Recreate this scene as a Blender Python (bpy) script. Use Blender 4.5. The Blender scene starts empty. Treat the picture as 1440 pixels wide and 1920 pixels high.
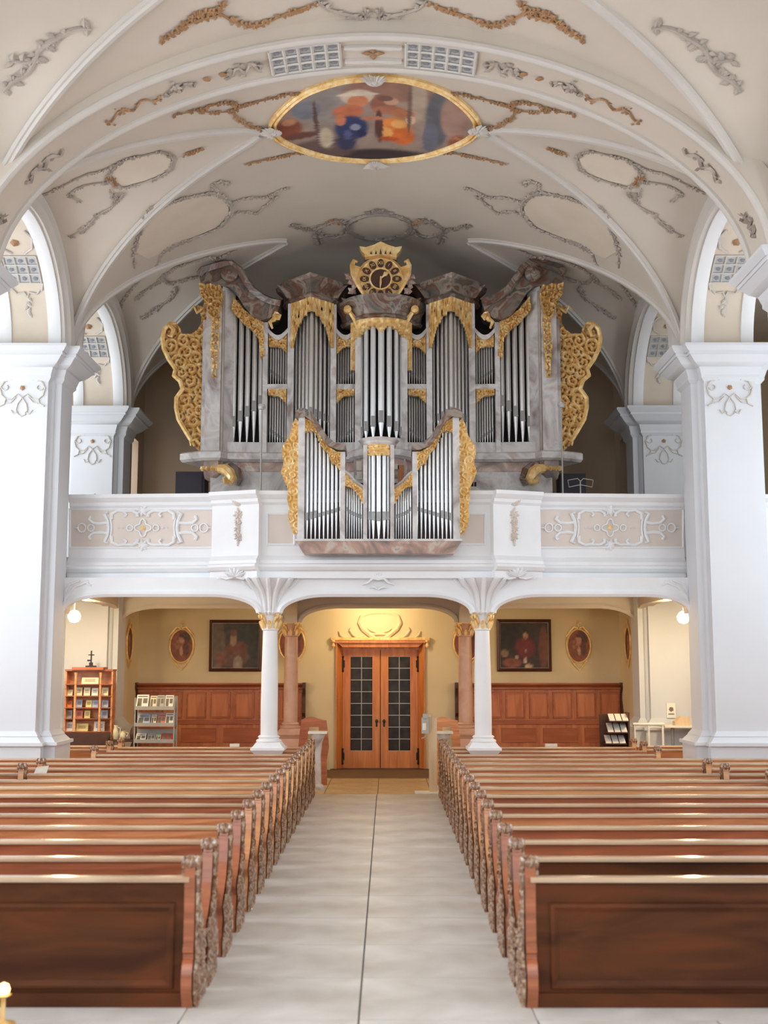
import bpy, math, random
import numpy as np
from mathutils import Vector, Matrix
from mathutils.noise import noise as mnoise

sc = bpy.context.scene
COL = sc.collection
PI = math.pi
# ------------------------------------------------------------------ camera
FPX = 2200.0                      # focal length in pixels of the 1440x1920 frame
TH = math.atan(288 / FPX)         # camera tilted up
CX, CZ = 0.18, 2.2
cam_d = bpy.data.cameras.new('camera'); cam = bpy.data.objects.new('camera', cam_d); COL.objects.link(cam)
cam.location = (CX, 0, CZ)
cam.rotation_euler = (PI / 2 + TH, 0, 6 / FPX)
cam_d.sensor_fit = 'VERTICAL'; cam_d.sensor_height = 24.0; cam_d.lens = FPX / 1920 * 24.0
cam_d.clip_start = 0.1; cam_d.clip_end = 200
cam_d.dof.use_dof = True; cam_d.dof.focus_distance = 21.0; cam_d.dof.aperture_fstop = 1.1
sc.camera = cam
# ------------------------------------------------------------------ world, lights, exposure
w = bpy.data.worlds.new('world'); sc.world = w; w.use_nodes = True
bgn = w.node_tree.nodes['Background']
bgn.inputs[0].default_value = (0.84, 0.92, 1.0, 1); bgn.inputs[1].default_value = 0.4
sc.view_settings.view_transform = 'Standard'; sc.view_settings.look = 'None'
sc.view_settings.gamma = 1.0; sc.view_settings.use_curve_mapping = False
sc.view_settings.exposure = -0.2
try:
    sc.cycles.max_bounces = 7; sc.cycles.diffuse_bounces = 5; sc.cycles.glossy_bounces = 3
    sc.cycles.transmission_bounces = 3; sc.cycles.caustics_reflective = False; sc.cycles.caustics_refractive = False
    sc.cycles.sample_clamp_indirect = 6.0
except Exception: pass

def area(name, loc, target, sx, sy, watt, col):
    d = bpy.data.lights.new(name, 'AREA'); d.shape = 'RECTANGLE'; d.size = sx; d.size_y = sy
    d.energy = watt; d.color = col
    o = bpy.data.objects.new(name, d); COL.objects.link(o); o.location = loc
    o.rotation_euler = (Vector(target) - Vector(loc)).to_track_quat('-Z', 'Y').to_euler()
    o['kind'] = 'helper'
    return o
DAY = (0.85, 0.925, 1.0)
WIN_Y = [-1.5, 3.0, 7.5, 12.05, 16.55]
WIN_P = {-1: [120, 160, 210, 210, 110], 1: [100, 115, 85, 50, 60]}
for s in (-1, 1):
    for yy, p in zip(WIN_Y, WIN_P[s]):
        area('window_daylight', (s * 8.85, yy, 4.4), (0, yy, 2.2), 2.9, 5.2, p * 2.5, DAY)
# tall choir windows behind the photographer
for xx in (-3.4, 0.0, 3.4):
    area('window_daylight', (xx, -3.3, 6.0), (xx * 0.6, 14, 4.0), 1.8, 5.0, 200, DAY)
area('rear_wall_fill', (-8.6, 21.4, 6.4), (0, 24.5, 6.5), 1.6, 2.6, 170, DAY)  # added fill lamps that brighten the wall behind the organ, not windows
area('rear_wall_fill', (8.6, 21.4, 6.4), (0, 24.5, 6.5), 1.6, 2.6, 30, DAY)

# ------------------------------------------------------------------ helpers
def PZ(py, Y): return CZ + Y * math.tan(math.atan((960 - py) / FPX) + TH)
def zc(Y, Z): return Y * math.cos(TH) + (Z - CZ) * math.sin(TH)
def PX(px, Y, Z): return CX + (px - 726) / FPX * zc(Y, Z)
def P(px, py, Y):
    z = PZ(py, Y); return Vector((PX(px, Y, z), Y, z))
def RAY(px, py):
    a = P(px, py, 10.0) - Vector((CX, 0, CZ)); return a / 10.0     # per metre of depth
def PV(px, py, A, B):
    """the point of the vertical plane through A and B (x, y) seen at a pixel"""
    r = RAY(px, py); ax, ay = A; bx, by = B; dx, dy = bx - ax, by - ay
    t = ((ax - CX) * dy - ay * dx) / (r.x * dy - r.y * dx)
    return Vector((CX, 0, CZ)) + r * t

class MB:
    def __init__(s): s.v = []; s.f = []; s.c = []
    def add(s, vs, fs):
        n = len(s.v); s.v += [tuple(p) for p in vs]; s.f += [tuple(i + n for i in f) for f in fs]; return s
    def box(s, x0, x1, y0, y1, z0, z1):
        if x0 > x1: x0, x1 = x1, x0
        if y0 > y1: y0, y1 = y1, y0
        if z0 > z1: z0, z1 = z1, z0
        return s.add([(x0,y0,z0),(x1,y0,z0),(x1,y1,z0),(x0,y1,z0),(x0,y0,z1),(x1,y0,z1),(x1,y1,z1),(x0,y1,z1)],
              [(0,3,2,1),(4,5,6,7),(0,1,5,4),(1,2,6,5),(2,3,7,6),(3,0,4,7)])
    def frustum(s, a, b):
        """a, b = (x0,x1,y0,y1,z) bottom and top rectangles"""
        x0,x1,y0,y1,z = a; X0,X1,Y0,Y1,Z = b
        return s.add([(x0,y0,z),(x1,y0,z),(x1,y1,z),(x0,y1,z),(X0,Y0,Z),(X1,Y0,Z),(X1,Y1,Z),(X0,Y1,Z)],
              [(0,3,2,1),(4,5,6,7),(0,1,5,4),(1,2,6,5),(2,3,7,6),(3,0,4,7)])
    def prism(s, poly, a, b, axis='y'):
        """poly of (u,v); axis y: u=x v=z, axis x: u=y v=z, axis z: u=x v=y"""
        n = len(poly)
        m = {'y': lambda u, v, t: (u, t, v), 'x': lambda u, v, t: (t, u, v), 'z': lambda u, v, t: (u, v, t)}[axis]
        vs = [m(u, v, a) for u, v in poly] + [m(u, v, b) for u, v in poly]
        fs = [tuple(range(n)), tuple(range(2 * n - 1, n - 1, -1))] + [(i, i + n, (i + 1) % n + n, (i + 1) % n) for i in range(n)]
        return s.add(vs, fs)
    def tube(s, pts, r, n=6, cap=True, flat=None):
        pts = [Vector(p) for p in pts]; m = len(pts)
        rs = r if isinstance(r, (list, tuple)) else [r] * m
        vs = []; fs = []; ref = None
        for i, p in enumerate(pts):
            t = (pts[min(i + 1, m - 1)] - pts[max(i - 1, 0)])
            if t.length < 1e-9: t = Vector((0, 0, 1))
            t.normalize()
            if ref is None:
                ref = Vector((0, 1, 0)) if abs(t.y) < 0.8 else Vector((1, 0, 0))
            a = (ref - t * ref.dot(t)).normalized(); b = t.cross(a); ref = a
            for k in range(n):
                q = 2 * PI * k / n
                vs.append(p + a * math.cos(q) * rs[i] + b * math.sin(q) * rs[i])
        for i in range(m - 1):
            for k in range(n):
                k2 = (k + 1) % n
                fs.append((i * n + k, i * n + k2, (i + 1) * n + k2, (i + 1) * n + k))
        if cap: fs += [tuple(range(n - 1, -1, -1)), tuple(range((m - 1) * n, m * n))]
        return s.add(vs, fs)
    def lathe(s, prof, o=(0, 0, 0), n=20, axis='z', a0=0.0, a1=2 * PI):
        full = abs(a1 - a0 - 2 * PI) < 1e-6; k = n if full else n + 1
        vs = []; fs = []
        for r, z in prof:
            for i in range(k):
                q = a0 + (a1 - a0) * i / n
                c, d = r * math.cos(q), r * math.sin(q)
                vs.append((o[0] + c, o[1] + d, o[2] + z) if axis == 'z' else ((o[0] + z, o[1] + c, o[2] + d) if axis == 'x' else (o[0] + c, o[1] + z, o[2] + d)))
        for j in range(len(prof) - 1):
            for i in range(n):
                i2 = (i + 1) % k
                fs.append((j * k + i, j * k + i2, (j + 1) * k + i2, (j + 1) * k + i))
        if full:
            if prof[0][0] > 1e-4: fs.append(tuple(range(k - 1, -1, -1)))
            if prof[-1][0] > 1e-4: fs.append(tuple(range((len(prof) - 1) * k, len(prof) * k)))
        return s.add(vs, fs)
    def sweep(s, path, prof, ups, closed=False, capends=True):
        """prof (a,b): a along side = tangent x up, b along up"""
        path = [Vector(p) for p in path]; m = len(path); k = len(prof); vs = []; fs = []
        for i, p in enumerate(path):
            if closed: t0 = path[i] - path[i - 1]; t1 = path[(i + 1) % m] - path[i]
            else: t0 = path[i] - path[max(i - 1, 0)]; t1 = path[min(i + 1, m - 1)] - path[i]
            if t0.length < 1e-9: t0 = t1
            if t1.length < 1e-9: t1 = t0
            t0 = t0.normalized(); t1 = t1.normalized(); t = (t0 + t1).normalized()
            up = Vector(ups[i] if isinstance(ups, list) else ups); up = (up - t * up.dot(t)).normalized()
            sd = t.cross(up); mi = 1 / max(0.35, t.dot(t1))
            for a, b in prof: vs.append(p + sd * a * mi + up * b)
        rng = m if closed else m - 1
        for i in range(rng):
            i2 = (i + 1) % m
            for j in range(k):
                j2 = (j + 1) % k
                fs.append((i * k + j, i * k + j2, i2 * k + j2, i2 * k + j))
        if not closed and capends: fs += [tuple(range(k - 1, -1, -1)), tuple(range((m - 1) * k, m * k))]
        return s.add(vs, fs)
    def blob(s, c, r, up=None, sq=1.0):
        """small faceted knob, r = radius, sq = squash along up"""
        up = Vector(up or (0, -1, 0)).normalized(); a = up.orthogonal().normalized(); b = up.cross(a); c = Vector(c)
        vs = [c + up * r * sq, c - up * r * sq]; q0 = random.random() * 6
        for i in range(5):
            q = q0 + 2 * PI * i / 5; vs.append(c + a * r * math.cos(q) + b * r * math.sin(q))
        fs = []
        for i in range(5):
            j = 2 + i; j2 = 2 + (i + 1) % 5; fs += [(0, j, j2), (1, j2, j)]
        return s.add(vs, fs)
    def leaf(s, c, d, L, W, up, h=0.02):
        c = Vector(c); d = Vector(d).normalized(); up = Vector(up).normalized(); sd = d.cross(up).normalized()
        vs = [c, c + d * L * .45 + sd * W, c + d * L, c + d * L * .45 - sd * W, c + d * L * .45 + up * h, c + d * L * .4 - up * h * .4]
        return s.add(vs, [(0, 1, 4), (1, 2, 4), (2, 3, 4), (3, 0, 4), (0, 5, 1), (1, 5, 2), (2, 5, 3), (3, 5, 0)])
    def grid(s, fn, nu, nv):
        vs = [fn(i / nu, j / nv) for j in range(nv + 1) for i in range(nu + 1)]
        fs = [(j * (nu + 1) + i, j * (nu + 1) + i + 1, (j + 1) * (nu + 1) + i + 1, (j + 1) * (nu + 1) + i) for j in range(nv) for i in range(nu)]
        return s.add(vs, fs)
    def mirror(s, x0=0.0):
        """add the mirror image about x = x0"""
        n = len(s.v); s.v += [(2 * x0 - x, y, z) for x, y, z in s.v]; s.f += [tuple(i + n for i in reversed(f)) for f in s.f]; return s
    def mesh(s, name, smooth=True, ang=0.6, off=(0, 0, 0)):
        me = bpy.data.meshes.new(name)
        v = [(x - off[0], y - off[1], z - off[2]) for x, y, z in s.v]
        me.from_pydata(v, [], s.f); me.update()
        if s.c:
            at = me.color_attributes.new('Col', 'FLOAT_COLOR', 'POINT')
            at.data.foreach_set('color', np.array([(a, b, c, 1.0) for a, b, c in s.c], dtype=np.float32).ravel())
        if smooth:
            me.polygons.foreach_set('use_smooth', [True] * len(me.polygons))
            try: me.set_sharp_from_angle(angle=ang)
            except Exception: pass
        return me
    def build(s, name, mat, parent=None, smooth=True, ang=0.6, label=None):
        off = WL.get(parent.name, Vector((0, 0, 0))) if parent else Vector((0, 0, 0))
        me = s.mesh(name, smooth, ang, off)
        me.materials.append(mat)
        o = bpy.data.objects.new(name, me); COL.objects.link(o)
        if parent: o.parent = parent
        WL[o.name] = Vector(off)
        if label: o['label'] = label
        return o
WL = {}
def tag(o, label, cat, group=None, kind=None):
    o['label'] = label; o['category'] = cat
    if group: o['group'] = group
    if kind: o['kind'] = kind
    return o
def thing(name, label, cat, loc=(0, 0, 0), group=None, kind=None):
    o = bpy.data.objects.new(name, None); COL.objects.link(o); o.location = loc; o.empty_display_size = .1
    WL[o.name] = Vector(loc); return tag(o, label, cat, group, kind)
def struct(o): o['kind'] = 'structure'; return o

# ------------------------------------------------------------------ materials
def srgb(*c):
    if len(c) == 1: c = c[0]
    return tuple(((x / 255) / 12.92 if x / 255 <= .04045 else ((x / 255 + .055) / 1.055) ** 2.4) for x in c)
def newmat(name):
    m = bpy.data.materials.new(name); m.use_nodes = True; nt = m.node_tree
    return m, nt, nt.nodes['Principled BSDF']
def mat(name, col, rough=.6, metal=0.0, var=.06, scale=6.0, bump=0.0, bscale=40.0, spec=.5, stretch=None, coat=0.0):
    m, nt, b = newmat(name); N = nt.nodes; L = nt.links
    b.inputs['Roughness'].default_value = rough; b.inputs['Metallic'].default_value = metal
    b.inputs['Specular IOR Level'].default_value = spec
    if coat: b.inputs['Coat Weight'].default_value = coat; b.inputs['Coat Roughness'].default_value = .15
    c = srgb(col); tc = N.new('ShaderNodeTexCoord'); mp = N.new('ShaderNodeMapping')
    L.new(tc.outputs['Object'], mp.inputs[0])
    if stretch: mp.inputs['Scale'].default_value = stretch
    nz = N.new('ShaderNodeTexNoise'); nz.inputs['Scale'].default_value = scale; nz.inputs['Detail'].default_value = 4
    L.new(mp.outputs[0], nz.inputs['Vector'])
    rp = N.new('ShaderNodeValToRGB'); L.new(nz.outputs['Fac'], rp.inputs[0]); L.new(rp.outputs[0], b.inputs['Base Color'])
    rp.color_ramp.elements[0].position = .3; rp.color_ramp.elements[1].position = .7
    rp.color_ramp.elements[0].color = tuple(max(0, x * (1 - var)) for x in c) + (1,)
    rp.color_ramp.elements[1].color = tuple(min(1, x * (1 + var)) for x in c) + (1,)
    if bump:
        n2 = N.new('ShaderNodeTexNoise'); n2.inputs['Scale'].default_value = bscale; n2.inputs['Detail'].default_value = 3
        L.new(mp.outputs[0], n2.inputs['Vector'])
        bp = N.new('ShaderNodeBump'); bp.inputs['Strength'].default_value = bump; bp.inputs['Distance'].default_value = .01
        L.new(n2.outputs['Fac'], bp.inputs['Height']); L.new(bp.outputs[0], b.inputs['Normal'])
    return m
def ramp_mat(name, stops, scale, rough=.35, dist=1.0, stretch=None, coat=0.0, detail=6, metal=0.0):
    m, nt, b = newmat(name); N = nt.nodes; L = nt.links
    b.inputs['Roughness'].default_value = rough; b.inputs['Metallic'].default_value = metal
    if coat: b.inputs['Coat Weight'].default_value = coat; b.inputs['Coat Roughness'].default_value = .12
    tc = N.new('ShaderNodeTexCoord'); mp = N.new('ShaderNodeMapping'); L.new(tc.outputs['Object'], mp.inputs[0])
    if stretch: mp.inputs['Scale'].default_value = stretch
    nz = N.new('ShaderNodeTexNoise'); nz.inputs['Scale'].default_value = scale; nz.inputs['Detail'].default_value = detail
    nz.inputs['Distortion'].default_value = dist; L.new(mp.outputs[0], nz.inputs['Vector'])
    rp = N.new('ShaderNodeValToRGB'); L.new(nz.outputs['Fac'], rp.inputs[0]); L.new(rp.outputs[0], b.inputs['Base Color'])
    e = rp.color_ramp.elements
    while len(e) < len(stops): e.new(.5)
    for x, (p, c) in zip(e, stops): x.position = p; x.color = srgb(c) + (1,)
    return m
def emat(name, col, strength):
    m, nt, b = newmat(name); b.inputs['Base Color'].default_value = srgb(col) + (1,)
    b.inputs['Emission Color'].default_value = srgb(col) + (1,); b.inputs['Emission Strength'].default_value = strength
    return m
def painted(name, rough=.7):
    m, nt, b = newmat(name); b.inputs['Roughness'].default_value = rough
    a = nt.nodes.new('ShaderNodeAttribute'); a.attribute_name = 'Col'; nt.links.new(a.outputs['Color'], b.inputs['Base Color'])
    return m
M = {}
M['vault'] = mat('vault_plaster', (204, 193, 180), .85, var=.05, scale=.7)
M['lunette'] = mat('lunette_plaster', (206, 196, 184), .85, var=.05, scale=.7)
M['rib'] = mat('rib_plaster', (204, 198, 191), .7, var=.03, scale=2)
M['white'] = mat('white_plaster', (236, 237, 239), .55, var=.02, scale=3)
M['pillar'] = mat('pillar_plaster', (212, 214, 218), .7, var=.02, scale=1)
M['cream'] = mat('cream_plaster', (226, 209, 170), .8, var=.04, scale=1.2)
M['field'] = mat('beige_field', (222, 211, 202), .8, var=.04, scale=2)
M['field_w'] = mat('warm_field', (216, 203, 186), .85, var=.05, scale=2)
M['stucco'] = mat('grey_stucco', (176, 164, 154), .7, var=.15, scale=5)
M['stucco_d'] = mat('dark_grey_stucco', (150, 140, 132), .7, var=.25, scale=7)
M['ochre'] = mat('ochre_stucco', (166, 126, 88), .6, var=.15, scale=6)
M['lattice'] = mat('lattice_paint', (188, 190, 190), .8, var=.05)
M['stud'] = mat('dark_stud', (136, 136, 142), .6, var=.05)
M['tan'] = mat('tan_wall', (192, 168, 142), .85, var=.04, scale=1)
M['floor'] = ramp_mat('stone_slab', [(.3, (194, 188, 180)), (.5, (208, 203, 197)), (.7, (220, 216, 210))], 2.2, rough=.42, dist=.6)
M['joint'] = mat('joint', (96, 92, 88), .8)
M['tile_y'] = ramp_mat('yellow_tile', [(.3, (190, 160, 112)), (.7, (216, 190, 144))], 4, rough=.4)
M['mat'] = mat('coir', (120, 92, 66), .95, var=.12, scale=60, bump=.5, bscale=200)
WS = (.6, 9, 9)
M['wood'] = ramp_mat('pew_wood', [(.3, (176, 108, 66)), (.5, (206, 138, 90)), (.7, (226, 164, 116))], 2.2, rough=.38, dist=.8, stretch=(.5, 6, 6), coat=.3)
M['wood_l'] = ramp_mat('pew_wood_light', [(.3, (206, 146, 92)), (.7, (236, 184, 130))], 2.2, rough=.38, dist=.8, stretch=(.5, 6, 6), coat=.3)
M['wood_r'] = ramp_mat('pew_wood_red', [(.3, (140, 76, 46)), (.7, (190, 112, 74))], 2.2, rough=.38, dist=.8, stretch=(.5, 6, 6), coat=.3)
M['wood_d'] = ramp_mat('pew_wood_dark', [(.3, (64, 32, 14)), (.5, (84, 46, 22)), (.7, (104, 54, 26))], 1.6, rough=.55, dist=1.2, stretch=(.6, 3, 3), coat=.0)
M['rail'] = ramp_mat('highlight_rail', [(.3, (176, 142, 112)), (.7, (208, 180, 150))], 2.5, rough=.24, dist=.5, stretch=(.5, 6, 6), coat=.5)  # pale tone paints the bright highlight along the rails into the colour
M['carve'] = ramp_mat('carved_wood', [(.32, (84, 50, 32)), (.5, (140, 98, 70)), (.64, (190, 166, 142))], 22, rough=.22, dist=1, coat=.7)  # pale speckle puts the glints of the carved edges into the colour
M['door'] = ramp_mat('door_wood', [(.3, (190, 108, 50)), (.7, (222, 146, 78))], 2.0, rough=.4, dist=.8, stretch=(6, 6, .5), coat=.3)
M['wain'] = ramp_mat('wainscot_wood', [(.3, (176, 98, 58)), (.7, (212, 134, 86))], 1.8, rough=.45, dist=.8, stretch=(5, 5, .6), coat=.15)
M['wain_d'] = ramp_mat('wainscot_moulding', [(.3, (150, 78, 44)), (.7, (186, 106, 64))], 2, rough=.4, dist=.6, stretch=(.6, 5, 5))
M['dark'] = mat('dark_void', (34, 26, 24), .8)
M['dkwood'] = mat('dark_wood', (78, 46, 34), .45, var=.2, scale=5)
M['tin'] = mat('pipe_metal', (206, 204, 202), .3, metal=.7, var=.03, scale=3)
M['tin_b'] = mat('pipe_metal_bright', (228, 230, 232), .28, metal=.55, var=.02, scale=3)
M['mouth'] = mat('pipe_mouth', (150, 148, 146), .35, metal=.5)
M['gold'] = ramp_mat('gilding', [(.25, (206, 150, 84)), (.5, (240, 198, 128)), (.75, (255, 236, 186))], 9, rough=.33, metal=.15, dist=.6)
M['gold_l'] = ramp_mat('light_gilding', [(.25, (220, 168, 96)), (.5, (246, 208, 138)), (.75, (255, 236, 192))], 9, rough=.4, metal=.1, dist=.6)
M['marble'] = ramp_mat('marbled_case', [(.28, (146, 128, 122)), (.42, (190, 184, 182)), (.56, (220, 217, 216)), (.72, (190, 172, 164))], 1.6, rough=.35, dist=1.6)
M['marble_d'] = ramp_mat('marbled_cornice', [(.30, (80, 80, 78)), (.42, (122, 112, 102)), (.49, (112, 76, 60)), (.56, (156, 144, 132)), (.64, (88, 84, 80)), (.76, (124, 102, 88))], 1.5, rough=.3, dist=2.0)
M['marble_b'] = ramp_mat('marbled_base', [(.30, (120, 120, 124)), (.44, (170, 150, 140)), (.54, (198, 166, 154)), (.64, (214, 206, 196)), (.76, (140, 116, 108))], 1.7, rough=.3, dist=2.2)
M['pink'] = ramp_mat('pink_marble', [(.3, (196, 150, 128)), (.7, (218, 180, 160))], 2.5, rough=.35, dist=1.5)
M['wood_d'].node_tree.nodes['Principled BSDF'].inputs['Specular IOR Level'].default_value = .2
M['glass'] = mat('dark_glass', (52, 46, 44), .35, var=.4, scale=6, spec=.3)
M['iron'] = mat('iron', (50, 46, 46), .4, metal=.6)
M['steel'] = mat('painted_steel', (176, 172, 164), .4, metal=.3)
M['paper'] = mat('paper', (238, 234, 224), .7, var=.03, scale=30)
M['cab'] = mat('cabinet_black', (46, 40, 52), .6)
M['win'] = emat('lit_window', (235, 244, 255), 3.0)
M['wood_p'] = ramp_mat('pale_wood', [(.3, (206, 176, 134)), (.7, (226, 198, 160))], 2, rough=.5, stretch=(4, 4, .5))
M['bulb2'] = emat('lantern_glow', (255, 222, 150), 4.0)
M['bulb'] = emat('lamp_globe', (255, 232, 180), 60.0)
M['paint'] = painted('painted_canvas', .55)
M['fresco'] = painted('fresco_paint', .85)
# ------------------------------------------------------------------ vault geometry
ZS, VA, VB_, HW = 7.24, 5.05, 3.06, 2.25
BAYS = [-1.45, 3.05, 7.55, 12.05, 16.55, 21.05, 25.55]
def V(x): return ZS + VB_ * max(0.0, 1 - (min(abs(x), VA) / VA) ** 1.8) ** (1 / 1.8)
ZR = V(1.7)
def R(x):
    s = min(1, max(0.0, (VA - abs(x)) / 3.35)); return 9.1 + (ZR - 9.1) * s ** .8
def Lz(x, dy): return ZS + (R(x) - ZS) * math.sqrt(max(0.0, 1 - (dy / HW) ** 2))
def groin(x):
    if abs(x) <= 1.7: return 0.0
    fr = min(1.0, (V(x) - ZS) / (R(x) - ZS)); return HW * math.sqrt(max(0.0, 1 - fr * fr))
def surf(x, y):
    k = min(BAYS, key=lambda c: abs(c - y)); dy = y - k; x = max(-VA, min(VA, x))
    if abs(x) > 1.7 and abs(dy) < groin(x): return Lz(x, dy)
    return V(x)
def snorm(x, y):
    e = .03; n = Vector(((surf(x + e, y) - surf(x - e, y)) / (2 * e), (surf(x, y + e) - surf(x, y - e)) / (2 * e), -1))
    return n.normalized()
def onv(x, y, h=0.0):
    n = snorm(x, y); return Vector((x, y, surf(x, y))) + n * h
def hit(px, py):
    """plan position (x, y) of the vault point seen at a pixel"""
    r = RAY(px, py); a, b = 9.0, 9.0
    while b < 26:
        p = Vector((CX, 0, CZ)) + r * b
        if abs(p.x) > VA or p.z > surf(p.x, p.y): break
        a = b; b += .1
    for _ in range(14):
        m = (a + b) / 2; p = Vector((CX, 0, CZ)) + r * m
        if abs(p.x) > VA or p.z > surf(p.x, p.y): b = m
        else: a = m
    p = Vector((CX, 0, CZ)) + r * a; return p.x, p.y

mb = MB()
xs0 = [1.7 * i / 8 for i in range(9)]
xs1 = [1.7 + 3.35 * math.sin(PI / 2 * i / 22) for i in range(23)]
for k in BAYS:
    for sx in (-1, 1):
        for sy in (-1, 1):
            fl = sx * sy > 0
            def strip(xs, f0, f1, zf, n):
                vs = []; fs = []
                for x in xs:
                    for j in range(n + 1):
                        dy = f0(x) + (f1(x) - f0(x)) * j / n; vs.append((sx * x, k + sy * dy, zf(x, dy)))
                for i in range(len(xs) - 1):
                    for j in range(n):
                        q = (i * (n + 1) + j, i * (n + 1) + j + 1, (i + 1) * (n + 1) + j + 1, (i + 1) * (n + 1) + j)
                        fs.append(q if fl else q[::-1])
                mb.add(vs, fs)
            if not (k > 25 and sy > 0):
                strip(xs0, lambda x: 0, lambda x: HW, lambda x, d: V(x), 4)
                strip(xs1, groin, lambda x: HW, lambda x, d: V(x), 4)
                strip(xs1, lambda x: 0, groin, Lz, 10)
ceiling = struct(tag(mb.build('ceiling', M['vault'], ang=.5), 'pale beige plaster vault with stucco decoration spanning the nave', 'ceiling'))

def rib(pts, ups, wd=.075, h=.06, name='rib_moulding', parent=None, m='rib'):
    prof = [(-wd, -.03), (wd, -.03), (wd, h * .35), (wd * .6, h * .45), (wd * .4, h), (-wd * .4, h), (-wd * .6, h * .45), (-wd, h * .35)]
    return MB().sweep(pts, prof, ups).build(name, M[m], parent or ceiling)
for k in BAYS[2:]:
    for sx in (-1, 1):
        for sy in (-1, 1):
            if k > 25 and sy > 0: continue
            xs = [1.72 + 3.31 * math.sin(PI / 2 * i / 26) for i in range(27)]
            pts = [Vector((sx * x, k + sy * groin(x), V(x))) for x in xs]
            ups = [Vector((-sx * (VB_ / VA) * (x / VA) ** .8, 0, -1 + .6 * (x / VA) ** 6)).normalized() for x in xs]
            rib(pts, ups)
# transverse band arch over the first pillars in view
def superarc(a, b, n=48, t0=0.0):
    o = []
    for i in range(n + 1):
        t = t0 + (PI - 2 * t0) * i / n; c, s_ = math.cos(t), math.sin(t)
        o.append((a * math.copysign(abs(c) ** (2 / 1.85), c), b * abs(s_) ** (2 / 1.85)))
    return o
arc = superarc(4.92, 2.84)
def arcups(arc):
    o = []
    for i in range(len(arc)):
        p, q = arc[max(i - 1, 0)], arc[min(i + 1, len(arc) - 1)]
        t = Vector((q[0] - p[0], 0, q[1] - p[1])).normalized(); n = Vector((t.z, 0, -t.x))
        if n.dot(Vector((-arc[i][0], 0, -arc[i][1] - .1))) < 0: n = -n
        o.append(n)
    return o
aup = arcups(arc)
for yc in (5.3, 14.3):
    pts = [Vector((x, yc, ZS + z)) for x, z in arc]
    MB().sweep(pts, [(-.44, -.34), (.44, -.34), (.44, 0), (-.44, 0)], aup).build('transverse_arch', M['vault'], ceiling)
    for e in (-.4, .4):
        MB().sweep([p + Vector((0, e, 0)) for p in pts], [(-.06, -.01), (.06, -.01), (.06, .035), (.02, .06), (-.02, .06), (-.06, .035)], aup).build('rib_moulding', M['rib'], ceiling)
def onband(t, e, h=0.0):
    """t 0..1 across the band arch from the west side, e offset in y"""
    f = t * (len(arc) - 1); i = min(int(f), len(arc) - 2); q = f - i
    a, b = arc[i], arc[i + 1]; n = aup[i].lerp(aup[i + 1], q)
    return Vector((-(a[0] + (b[0] - a[0]) * q), 14.3 + e, ZS + a[1] + (b[1] - a[1]) * q)) + Vector((-n.x, 0, n.z)) * h, Vector((-n.x, 0, n.z))
def band_t(x):
    bt = min(range(481), key=lambda i: abs(onband(i / 480, 0)[0].x - x)); return bt / 480
for s in (-1, 1):
    lat = MB(); st = MB(); xa, xb = 0.42, 1.32
    ta, tb = band_t(s * xa), band_t(s * xb)
    for i in range(6):
        t = ta + (tb - ta) * i / 5
        lat.tube([onband(t, e, .02)[0] for e in (-.3, 0, .3)], .022, 4)
    for e in (-.3, -.1, .1, .3):
        lat.tube([onband(ta + (tb - ta) * i / 6, e, .02)[0] for i in range(7)], .018, 4)
    for i in range(5):
        t = ta + (tb - ta) * (i + .5) / 5
        for e in (-.2, 0, .2):
            p, n = onband(t, e, .01); st.blob(p, .05, n, .3)
    l = lat.build('lattice_panel', M['rib'], ceiling); st.build('lattice_studs', M['stud'], l)['kind'] = 'stuff'
    fl = MB().grid(lambda u, v: onband(ta + (tb - ta) * u, -.3 + .6 * v, .004)[0], 6, 2).build('lattice_ground', M['lattice'], l, smooth=False)

# stucco on the vault: polylines read off the photograph, laid on the vault surface
def vpath(pts, h=.02, sub=4):
    q = [hit(*p) for p in pts]; o = []
    for i in range(len(q) - 1):
        p0, p1, p2, p3 = q[max(i - 1, 0)], q[i], q[i + 1], q[min(i + 2, len(q) - 1)]
        for k in range(sub):
            t = k / sub
            o.append(tuple(.5 * (2 * p1[j] + (p2[j] - p0[j]) * t + (2 * p0[j] - 5 * p1[j] + 4 * p2[j] - p3[j]) * t * t + (3 * p1[j] - p0[j] - 3 * p2[j] + p3[j]) * t ** 3) for j in (0, 1)))
    o.append(q[-1]); return [onv(x, y, h) for x, y in o], [snorm(x, y) for x, y in o]
def vine(mb, pts, r=.03, leaf=.06, dens=1.0, sub=4, seed=1, taper=True):
    rnd = random.Random(seed); p, n = vpath(pts, .02, sub); m = len(p); r *= .62; leaf *= .92; dens *= 1.25
    mb.tube(p, [r * ((.45 + .55 * math.sin(PI * (i + .5) / m)) if taper else 1) for i in range(m)], 5)
    if leaf:
        L = sum((p[i + 1] - p[i]).length for i in range(m - 1)); cnt = max(2, int(L / leaf * 2.2 * dens))
        for _ in range(cnt):
            i = rnd.randrange(m - 1); q = p[i].lerp(p[i + 1], rnd.random()); t = (p[i + 1] - p[i]).normalized(); sd = t.cross(n[i])
            d = t * rnd.uniform(-.6, 1) + sd * rnd.choice((-1, 1)) * rnd.uniform(.4, 1)
            mb.leaf(q, d, leaf * rnd.uniform(.6, 1.25), leaf * .3, n[i], .03)
def both(name, mt, fn, parent=ceiling, label=None, pic=711):
    """fn(mb) draws the west-side piece; an eastern twin is its mirror image about the nave axis"""
    for s in (0, 1):
        m_ = MB(); fn(m_)
        if s: m_.v = [(-x, y, z) for x, y, z in m_.v]; m_.f = [tuple(reversed(f)) for f in m_.f]
        m_.build(name, M[mt], parent, ang=.9, label=label)
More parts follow.
